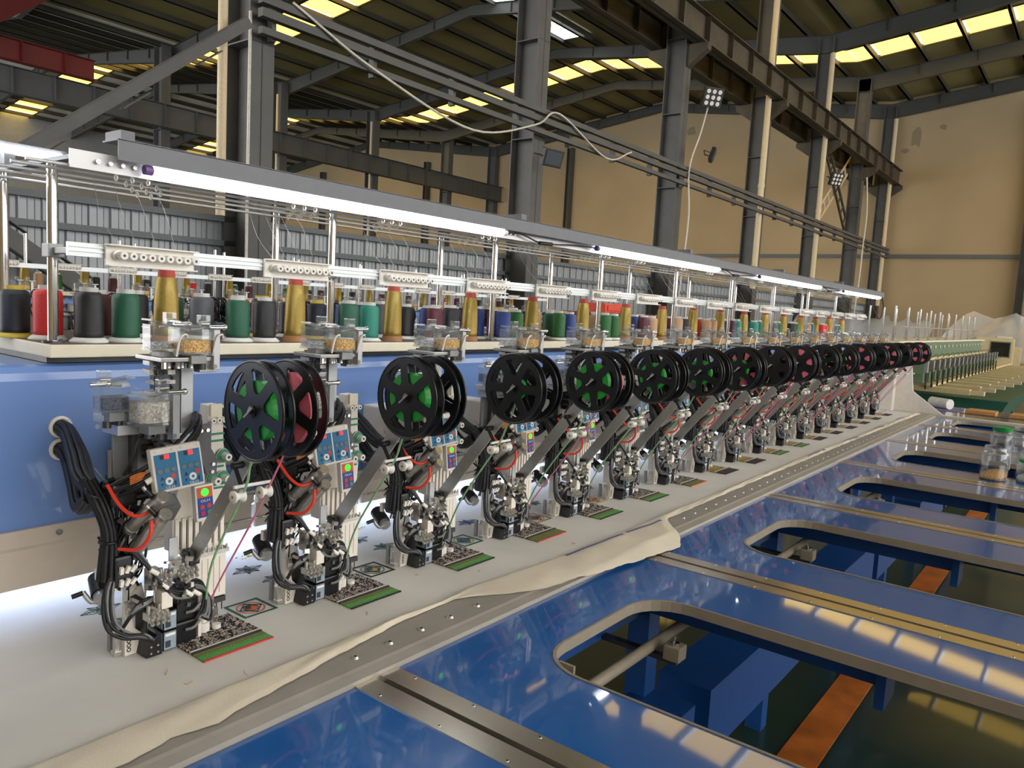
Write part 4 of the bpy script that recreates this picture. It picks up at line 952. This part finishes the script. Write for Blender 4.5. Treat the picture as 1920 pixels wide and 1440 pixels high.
    MB().cyl(c, c-Vector((.022, 0, 0)), .006, n=10).tube([c-Vector((.018, 0, 0)), e+Vector((.004, .002, .01))], .004, 6, sub=1).cyl(c+Vector((.0, 0, 0)), c+Vector((.03, 0, 0)), .006, n=10).tube([c+Vector((.026, 0, 0)), e+Vector((.046, .002, .01))], .004, 6, sub=1).build('roller_link', 'black_plastic', h)
    MB().cyl(e+Vector((-.012, 0, .012)), e+Vector((.058, 0, .012)), .003, n=8).build('roller_rod', 'white_plastic', h)
    for x in (-.004, .046):
        MB().lathe([(.004, -.010), (.0105, -.010), (.0105, -.007), (.006, -.002), (.006, .002), (.0105, .007), (.0105, .010), (.004, .010)], e+Vector((x, 0, -.004)), 16, 0, 0).build('roller', 'white_plastic', h)
        MB().cyl(e+Vector((x-.011, 0, -.004)), e+Vector((x+.014, 0, -.004)), .0028, n=8).build('roller_pin', 'brass', h)
    MB().cyl((.047, -.267, .462), (.160, -.267, .462), .004, n=10).build('reel_axle', 'black_plastic', h)
    MB().tube([(.047, -.267, .462), (.046, -.275, .472)], .0022, 5, sub=1).tube([(.046, -.258, .452), (.046, -.280, .470)], .0018, 5, sub=1).build('axle_wing', 'steel', h)
    return h
HEAD = make_head()
# cords from the reels to the needle
cg = MB().tube([(.066, -.270, .437), (.066, -.262, .405), (.0665, -.246, .370), (.078, -.212, .318), (.092, -.10, .17), (.12, -.03, .06), (.128, -.012, .03)], .0022, 5, sub=8).build('cord', 'cord_green', HEAD)
cp = MB().tube([(.128, -.270, .437), (.128, -.262, .405), (.125, -.18, .27), (.126, -.07, .12), (.128, -.012, .03)], .0018, 5, sub=8).build('cord', 'cord_pink', HEAD)
HEADS = [HEAD]
for k in range(1, NH):
    c = copy_tree(HEAD); c.location = (P*k, 0, 0); HEADS.append(c)
for k, o in enumerate(HEADS):
    o['label'] = f'embroidery unit with four bead boxes and reel arm, {ORD[k]} from the tray corner'
    if k in (1, 2, 4, 5):
        for ch in list(o.children):
            if ch.name.startswith('cord') and not ch.name.startswith('cord_foot') and ch.data.materials[0].name == 'cord_pink': bpy.data.objects.remove(ch)
cgp = cg.data.copy(); cgp.materials.clear(); cgp.materials.append(MATS['cord_pink'])
for k in (8, 11, 13, 15, 16):                      # these outer reels carry pink cord
    for ch in HEADS[k].children:
        if ch.data == cg.data: ch.data = cgp

# ================================================================== REELS
def flange_loops(R, solid):
    L = [circle(0, 0, R, 40), circle(0, 0, .0043, 12)]
    for i in range(6):
        a = 2*PI*i/6+.26
        if solid: r0, r1, h0, h1 = R*.56, R*.84, .16, .24
        else: r0, r1, h0, h1 = R*.40, R*.84, .20, .37
        pts = [(r0*math.cos(a-h0), r0*math.sin(a-h0)), (r1*.93*math.cos(a-h1), r1*.93*math.sin(a-h1))]
        pts += [(r1*math.cos(a+t), r1*math.sin(a+t)) for t in (-h1*.82, -h1*.3, h1*.3, h1*.82)]
        pts += [(r1*.93*math.cos(a+h1), r1*.93*math.sin(a+h1)), (r0*math.cos(a+h0), r0*math.sin(a+h0)), (r0*.92*math.cos(a), r0*.92*math.sin(a))]
        L.append(pts)
    return L
FLG = {s: MB().prism(flange_loops(.079, s), 0, -.0016, .0016).torus((0, 0, 0), (1, 0, 0), .0775, .0026, 40, 6).mesh('flange', 'reel_black') for s in (False, True)}
HUB = MB().prism([circle(0, 0, .016, 20), circle(0, 0, .0043, 12)], 0, -.0112, .0112).prism([circle(0, 0, .010, 14), circle(0, 0, .0043, 12)], 0, -.0135, -.0112).mesh('hub', 'reel_black')
CORE = {}
def reel(x, y, z, solid, core, r, label, group):
    t = thing('cord_reel', label, 'reel', (x, y, z), group); t.rotation_euler = (rnd.uniform(0, 6), 0, 0)
    for dx in (-.0095, .0095):
        o = bpy.data.objects.new('flange', FLG[solid]); COL.objects.link(o); o.parent = t; o.location = (dx, 0, 0)
    o = bpy.data.objects.new('hub', HUB); COL.objects.link(o); o.parent = t
    if core:
        if (core, r) not in CORE: CORE[(core, r)] = MB().prism([circle(0, 0, r, 36), circle(0, 0, .0158, 20)], 0, -.0077, .0077).mesh('wound_cord', core)
        o = bpy.data.objects.new('wound_cord', CORE[(core, r)]); COL.objects.link(o); o.parent = t
GRN = {0: .048, 1: .048, 2: .026, 3: .048, 4: .040, 5: .040, 6: .036, 9: .030, 10: .034}
PNK = {0: .058, 3: .05, 6: .06, 8: .066, 11: .062, 13: .062, 15: .064, 16: .064}
for k in range(NH):
    sol = k >= 7 and k not in (9, 10)
    for s, (dx, nm) in enumerate(((.066, 'outer'), (.128, 'inner'))):
        if s == 0: core, r = (('reel_green', GRN[k]) if k in GRN else (('reel_pink', PNK[k]) if k in PNK and k > 6 else ('reel_green', .036)))
        else: core, r = (('reel_pink', PNK[k]) if k in PNK and k <= 6 else (('reel_pink', .036) if k not in (1, 2, 4, 5) else (None, 0)))
        w = {'reel_green': 'wound with green cord', 'reel_pink': 'wound with pink cord', None: 'without cord'}[core]
        reel(P*k+dx, -.267, .462, sol, core, r, f'black reel {w}, {nm} reel of the {ORD[k]} unit from the tray corner', 'cord reels')

# ================================================================== EMBROIDERY ON THE CLOTH
def beads_band(seed, x0, x1, y0, y1, rows, cols):
    r = random.Random(seed); mb = MB()
    for j in range(rows):
        for i in range(cols):
            x = x0+(x1-x0)*(i+.5+r.uniform(-.3, .3))/cols; y = y0+(y1-y0)*(j+.5+r.uniform(-.25, .25))/rows
            stripe = (i//5) % 2
            m = r.choice((0, 0, 1)) if stripe else r.choice((0, 1, 1, 2))
            a = r.uniform(0, PI); L = .0024
            mb.box((x, y, .0055+r.uniform(0, .0016)), (L*1.5, L*.6, .002), R_(0, 0, a), m)
    return mb
ED = 0.006
def patch(k, main, edge):
    t = thing('embroidered_strip', f'beaded embroidered strip under the {ORD[k]} unit from the tray corner', 'embroidery', (P*k, 0, -.0032), 'embroidered strips on the cloth')
    x0, x1 = .064, .205
    if k < 7:
        if 'band' not in KIDS: KIDS['band'] = [beads_band(s, x0, x1, -.072, .028, 38, 56).mesh('beaded_band', ['emb_black', 'emb_white', 'emb_brown']) for s in (1, 2)]
        o = bpy.data.objects.new('beaded_band', KIDS['band'][k % 2]); COL.objects.link(o); o.parent = t; o['kind'] = 'stuff'
    MB().b(x0, x1, -.072, .028, .0038, .0048).build('band_base', 'emb_olive' if k > 6 else 'emb_black', t)
    for q in range(5): MB().b(x0+.002, x1-.002, -.066+.019*q, -.060+.019*q, .0048, .0058).build('band_row', 'emb_tan', t) if k > 6 else None
    MB().tube([(x0, -.077, .0065), (x1, -.077, .0065)], .0026, 6, sub=1).build('cord_line', 'emb_white', t)
    MB().tube([(x0, -.084, .0062), (x1, -.084, .0062)], .0026, 6, sub=1).build('cord_line', 'emb_black', t)
    for q in range(7): MB().b(x0, x1, -.0915-.0046*q, -.0880-.0046*q, .004, .0065-.0003*(q % 2)).build('stitch_row', main if q > 2 or 'maroon' in main else 'emb_olive', t)
    MB().b(x0, x1, -.1245, -.1205, .004, .0066).build('edge_line', edge, t)
G, Mr = 'emb_green', 'emb_maroon'
PT = [(G, 'emb_red'), (G, 'emb_black'), (G, 'emb_black'), ('emb_olive', 'emb_red'), (G, 'emb_black'), (G, 'emb_black'), ('emb_olive', 'emb_orange'), (Mr, 'emb_black'), (Mr, 'emb_black'), (G, 'emb_black'), (G, 'emb_black'), (Mr, 'emb_black'), (Mr, 'emb_black'), (Mr, 'emb_black'), (Mr, 'emb_black'), (Mr, 'emb_black'), (Mr, 'emb_black')]
for k in range(NH): patch(k, *PT[k])
def motif(k, frame, ring, ca, cb):
    t = thing('embroidered_square', f'embroidered square medallion beside the {ORD[k]} unit from the tray corner', 'embroidery', (P*k+.255, .026, -.0046), 'embroidered medallions on the cloth')
    z0, z1 = .0052, .0062; s = .0385
    MB().prism([[(-s, -s), (s, -s), (s, s), (-s, s)], [(-s+.0055, -s+.0055), (s-.0055, -s+.0055), (s-.0055, s-.0055), (-s+.0055, s-.0055)]], 2, z0, z1).build('frame', frame, t)
    MB().prism([circle(0, 0, .0285, 30), circle(0, 0, .0268, 30)], 2, z0, z1).build('ring', ring, t)
    d = .0255; MB().prism([[(-d, 0), (0, -d), (d, 0), (0, d)], [(-d+.0022, 0), (0, -d+.0022), (d-.0022, 0), (0, d-.0022)]], 2, z0, z1+.0002).build('diamond', 'emb_black', t)
    MB().prism([circle(0, 0, .0155, 24), circle(0, 0, .0142, 24)], 2, z0, z1+.0002).build('ring', frame, t)
    for sg, m in ((1, ca), (-1, cb)):
        pts = [(.012*math.cos(PI*i/12), .012*math.sin(PI*i/12)) for i in range(13)]
        pts += [(-.006+.006*math.cos(PI+PI*i/7), .006*math.sin(PI+PI*i/7)) for i in range(1, 8)]+[(.006+.006*math.cos(PI-PI*i/7), .006*math.sin(PI-PI*i/7)) for i in range(1, 7)]
        pts = [(sg*x, sg*y) for x, y in pts]
        MB().prism(pts, 2, z0, z1+.0004).build('half_circle', m, t)
MO = [('emb_dark_green', 'emb_red', 'emb_black', 'emb_orange'), ('emb_black', 'emb_dark_green', 'emb_dark_green', 'emb_tan'), ('emb_dark_green', 'emb_olive', 'emb_blue', 'emb_blue'), ('emb_olive', 'emb_red', 'emb_blue', 'emb_maroon'), ('emb_tan', 'emb_olive', 'emb_tan', 'emb_red')]
for k, m in enumerate(MO): motif(k, *m)
def star(x, y, s, m, label, lace=True):
    mb = MB(); z = .0007
    for i in range(6):
        a = 2*PI*i/6+.1; L = s*(1.15 if i % 3 == 0 else .8); u = Vector((math.cos(a), math.sin(a), 0)); w = Vector((-u.y, u.x, 0))
        seg = [(Vector((0, 0, 0)), u*L)]
        for q in range(1, 6):
            c = u*(L*q/6); b = L*.26*(1-q/7); seg += [(c, c+u*b*.5+w*b), (c, c+u*b*.5-w*b)]
        ed = [u*(L*.1), u*(L*.45)+w*(L*.3), u*L, u*(L*.45)-w*(L*.3), u*(L*.1)]; seg += list(zip(ed, ed[1:]))
        for p, q in seg:
            d = (q-p)
            if d.length < 1e-4: continue
            n = Vector((-d.y, d.x, 0)).normalized()*.00045; o = Vector((x, y, z))
            mb.add([o+p-n, o+p+n, o+q+n, o+q-n, o+p-n+Vector((0, 0, .0005)), o+p+n+Vector((0, 0, .0005)), o+q+n+Vector((0, 0, .0005)), o+q-n+Vector((0, 0, .0005))], [(0, 1, 2, 3), (7, 6, 5, 4), (0, 4, 5, 1), (1, 5, 6, 2), (2, 6, 7, 3), (3, 7, 4, 0)])
    return tag(mb.build('embroidered_star', m), label, 'embroidery', 'embroidered stars on the cloth')
SC = ['emb_dark_green', 'emb_black', 'emb_dark_green', 'emb_blue', 'emb_dark_green', 'emb_black']
for k in range(6):
    star(P*k+.045, .222, .036, SC[k], f'lacy embroidered star behind the {ORD[k]} unit from the tray corner'); star(P*k+.062, .135, .034, SC[k], f'lacy embroidered star close under the {ORD[k]} unit from the tray corner')
mb = MB(); r_ = random.Random(4)
for k in range(4):
    for q in range(40):
        a, d = r_.uniform(0, 6.28), r_.uniform(0, .03); mb.ball((P*k+.10+1.3*d*math.cos(a), .30+.5*d*math.sin(a), .0018), .0018, 5, 3)
tag(mb.build('yellow_stitching', 'emb_yellow'), 'yellow stitched flecks on the brightly lit cloth', 'embroidery', kind='stuff')
mb = MB()
for q in range(60):
    x, y = rnd.uniform(-.5, 1.2), rnd.uniform(-.22, .0); a = rnd.uniform(0, 6)
    p = Vector((x, y, .0012)); e = p+Vector((.012*math.cos(a), .012*math.sin(a), 0)); f = e+Vector((.006*math.sin(a), .008, 0))
    if q % 4 == 0: mb.tube([p, e, f], .0005, 4, sub=3)
tag(mb.build('lint', 'emb_tan'), 'loose thread ends and lint scattered on the white cloth', 'lint', kind='stuff')

# ================================================================== SECOND MACHINE BEHIND
D2 = Vector((.30-.33*2, 3.41, .055))
machine_frame(D2.x+.9, D2.y, 'of the machine behind the thread cones', False, D2.z)
SK = {'motor', 'servo_motor', 'gear_motor', 'motor_plug', 'air_manifold', 'guide_bracket', 'guide_plate', 'guide_foot', 'slot_ring', 'valve_body', 'needle_row', 'cord_foot', 'presser_bar', 'lever_motor', 'lever_arm', 'lever_grip', 'lever_clip',
      'red_hose', 'wire', 'cable', 'cable_marker', 'plug', 'black_post', 'stand_post', 'motor_lead', 'needle_cover', 'cover_seam', 'clamp_row', 'arm_foot', 'roller_pin', 'roller_rod', 'cord', 'wire_hook', 'hinge_pin', 'screw', 'bolt', 'green_mark', 'cable_tie', 'thumb_screw', 'rivet', 'lettering', 'dial_centre', 'axle_wing'}
for k in range(2, 19):
    c = copy_tree(HEAD, None, SK); c.location = (D2.x+P*k, D2.y, D2.z)
    c['label'] = f'embroidery unit on the machine behind the thread cones, {ORD[k-2]} from its open end'; c['group'] = 'embroidery units of the machine behind'
    for dx in (.066, .128): reel(D2.x+P*k+dx, D2.y-.267, .462+D2.z, False, None, 0, f'plain black reel on the {ORD[k-2]} embroidery unit of the machine behind, '+('outer' if dx < .1 else 'inner')+' one', 'reels of the machine behind')
    guide_panel(D2.x+.04+P*k, D2.y+.136, .728, f'white thread guide panel on the machine behind the thread cones, {ORD[k-2]} from its open end', 'guide panels of the machine behind', True, False)
    cols = ['gold', rnd.choice(['black', 'leaf', 'maroon']), rnd.choice(['tan', 'green', 'red', 'black'])]
    for q, (c_, dx, dy) in enumerate(zip(cols, (.213, .08, .33), (.30, .36, .42))): cone('t_'+c_, D2.x+P*k+dx, dy, D2.y, 'on the machine behind', f'{ORD[q]} behind the {ORD[k-2]} embroidery unit of the rear machine')
tag(MB().b(D2.x+.2, D2.x+6.6, D2.y+.142, D2.y+.152, .708, .734).build('guide_panel_rail', 'rail_alu'), 'aluminium rail of thread guides on the machine behind', 'rail')
for k in range(9):
    post(D2.x+.75+.66*k, .29, D2.y, f'{ORD[k]} chrome post along the front tray edge of the machine behind', 'chrome posts of the machine behind', D2.z); post(D2.x+.95+.66*k, .5, D2.y, f'{ORD[k]} chrome post along the rear tray edge of the machine behind', 'chrome posts of the machine behind', D2.z)
tag(MB().b(6.3, 7.5, 2.9, 3.4, ZF, .62).b(6.3, 7.5, 2.88, 2.9, .1, .5).build('tool_cabinet', 'red_paint', None, .01), 'dark red cabinet at the end of the machine behind', 'cabinet')
tag(MB().b(6.45, 6.95, 2.95, 3.25, .62, .72).b(6.5, 6.9, 2.94, 2.95, .64, .70).build('tool_crate', 'orange_plastic', None, .01), 'orange plastic crate on the red cabinet', 'crate')

# ================================================================== GREEN MACHINE BEYOND
g = thing('green_machine_beam', 'pale green machine beam beyond the far end bracket', 'machine', (10.2, .5, .1))
og = (-10.2, -.5, -.1)
MB().b(7.4, 13.6, .25, .75, .16, .48).build('beam_body', 'green_paint', g, .01, og)
MB().b(7.3, 13.7, .23, .8, .485, .505).build('tray_edge', 'tray_edge', g, 0, og)
for z0, z1, y in ((.30, .325, .17), (.20, .215, .10)): MB().b(7.4, 13.5, y, y+.03, z0, z1).build('cover_strip', 'cream_slat', g, 0, og)
for k in range(20): MB().cyl((7.5+.31*k, .248, .43), (7.5+.31*k, .24, .43), .02, n=10).build('hole_cover', 'white_plastic', g, 0, og)
MB().b(13.6, 13.8, .30, .46, .0, .5).build('end_column', 'cream_slat', g, .01, og)
gh = thing('bare_sewing_unit', 'bare dark sewing unit on the green machine, first from the end bracket', 'sewing unit', (7.5, 0, 0), 'bare sewing units of the green machine')
MB().b(-.03, .05, .03, .25, .12, .30).build('arm_housing', 'green_paint', gh, .004)
MB().b(-.03, .05, .0, .03, .22, .33).build('needle_case', 'grey_metal', gh, .002); MB().b(.0, .012, .0, .015, .09, .20).build('needle_bar', 'dark_steel', gh, .002)
MB().prism([(.0, .065), (.015, .065), (.015, .10), (.0, .11)], 0, .0, .012).build('presser', 'black_plastic', gh)
MB().tube([(.0, .0, .34), (.02, -.06, .40), (.03, -.07, .32), (.02, -.03, .22)], .002, 5).build('cable', 'black_cable', gh)
for k in range(1, 19):
    c = copy_tree(gh); c.location = (7.5+.325*k, 0, 0); c['label'] = f'bare dark sewing unit on the green machine, {ORD[k]} from the end bracket'
for k in range(20):
    post(7.45+.31*k, .32 if k % 2 == 0 else .62, 0, f'{ORD[k]} chrome post on the green machine counted from the end bracket', 'chrome posts of the green machine').location.z = .505
tag(MB().cyl((7.4, .31, .64), (13.4, .31, .64), .006, n=6).build('post_rod', 'chrome'), 'thin rod joining the chrome posts of the green machine', 'rod')
pf = thing('green_side_table', 'dark green box table below the cream slats', 'table', (9.6, -.2, ZF))
MB().prism([(.26, -.03), (-.62, -.03), (-.50, -.30), (.26, -.30)], 0, 8.15, 13.6).build('table_body', 'deep_green', pf, 0, (-9.6, .2, -ZF))
MB().b(8.3, 8.4, -.3, -.2, ZF, -.3).b(13.2, 13.3, -.3, -.2, ZF, -.3).build('leg', 'deep_green', pf, 0, (-9.6, .2, -ZF))
pg = thing('pantograph_frame', 'cream slatted embroidery frame lying across the green machine', 'frame', (12, -.1, .03))
for k in range(13):
    x = 8.1+.62*k-12
    MB().b(x-.06, x+.06, -.20-.02*k, .62, -.025, .03).build('slat', 'cream_slat', pg, .003)
    MB().b(x-.045, x+.05, -.32-.03*k, -.20-.02*k, -.02, .02).build('slat_end', 'pipe', pg)
    MB().b(x-.05, x+.05, .38, .46, .03, .055).build('clip', 'column', pg)
MB().b(-4, 4, .12, .20, .03, .05).build('cross_bar', 'cream_slat', pg)
ct = thing('control_cabinet', 'cream control cabinet with a screen by the end wall', 'cabinet', (16.6, .36, 0), rz=-1.38)
MB().prism([(-.42, .0), (-.42, .42), (-.32, .52), (.30, .52), (.30, .0)], 1, -.15, .3).build('body', 'cream_slat', ct, .02)
MB().b(-.10, .24, -.16, -.15, .16, .46).build('screen_bezel', 'screen_grey', ct, .01)
MB().b(-.08, .22, -.162, -.158, .18, .44).build('screen', 'screen_glass', ct)
MB().b(.30, .42, -.12, .25, .0, .36).b(-.52, -.42, -.1, .25, .0, .40).build('side_box', 'cream_slat', ct, .01)
MB().b(.0, .26, -.1, .1, .52, .56).build('top_box', 'tray_edge', ct, .01)
MB().b(-.4, .3, -.1, .25, ZF, 0).build('pedestal', 'cream_slat', ct)
# plastic film tent behind the cabinet
mb = MB(); nn = 16; vs = []
for i in range(nn+1):
    for j in range(9):
        u, v = i/nn, j/8; x = 18.2+1.4*u; y = 1.1-2.6*u; z = 1.0*(1-v)**.8+.07*math.sin(u*25+v*3); vs.append((x-.9*v*(1-.3*u)+.05*math.sin(u*31+v*9), y+.5*(v)*(1-2*u)+.05*math.sin(u*17), z-.02))
mb.add(vs, [(i*9+j, (i+1)*9+j, (i+1)*9+j+1, i*9+j+1) for i in range(nn) for j in range(8)], 0, True)
tag(mb.build('plastic_sheet', 'film'), 'crumpled translucent plastic sheet draped behind the control cabinet', 'plastic sheet')
mb = MB(); vs = []
for i in range(nn+1):
    for j in range(7):
        u, v = i/nn, j/6; vs.append((8+8.5*u, 1.3+.35*v+.04*math.sin(u*40), .75-.25*u*v-.8*v*v+.05*math.sin(u*33+v*4)))
mb.add(vs, [(i*7+j, (i+1)*7+j, (i+1)*7+j+1, i*7+j+1) for i in range(nn) for j in range(6)], 0, True)
tag(mb.build('plastic_sheet', 'film'), 'long plastic dust sheet behind the green machine posts', 'plastic sheet')
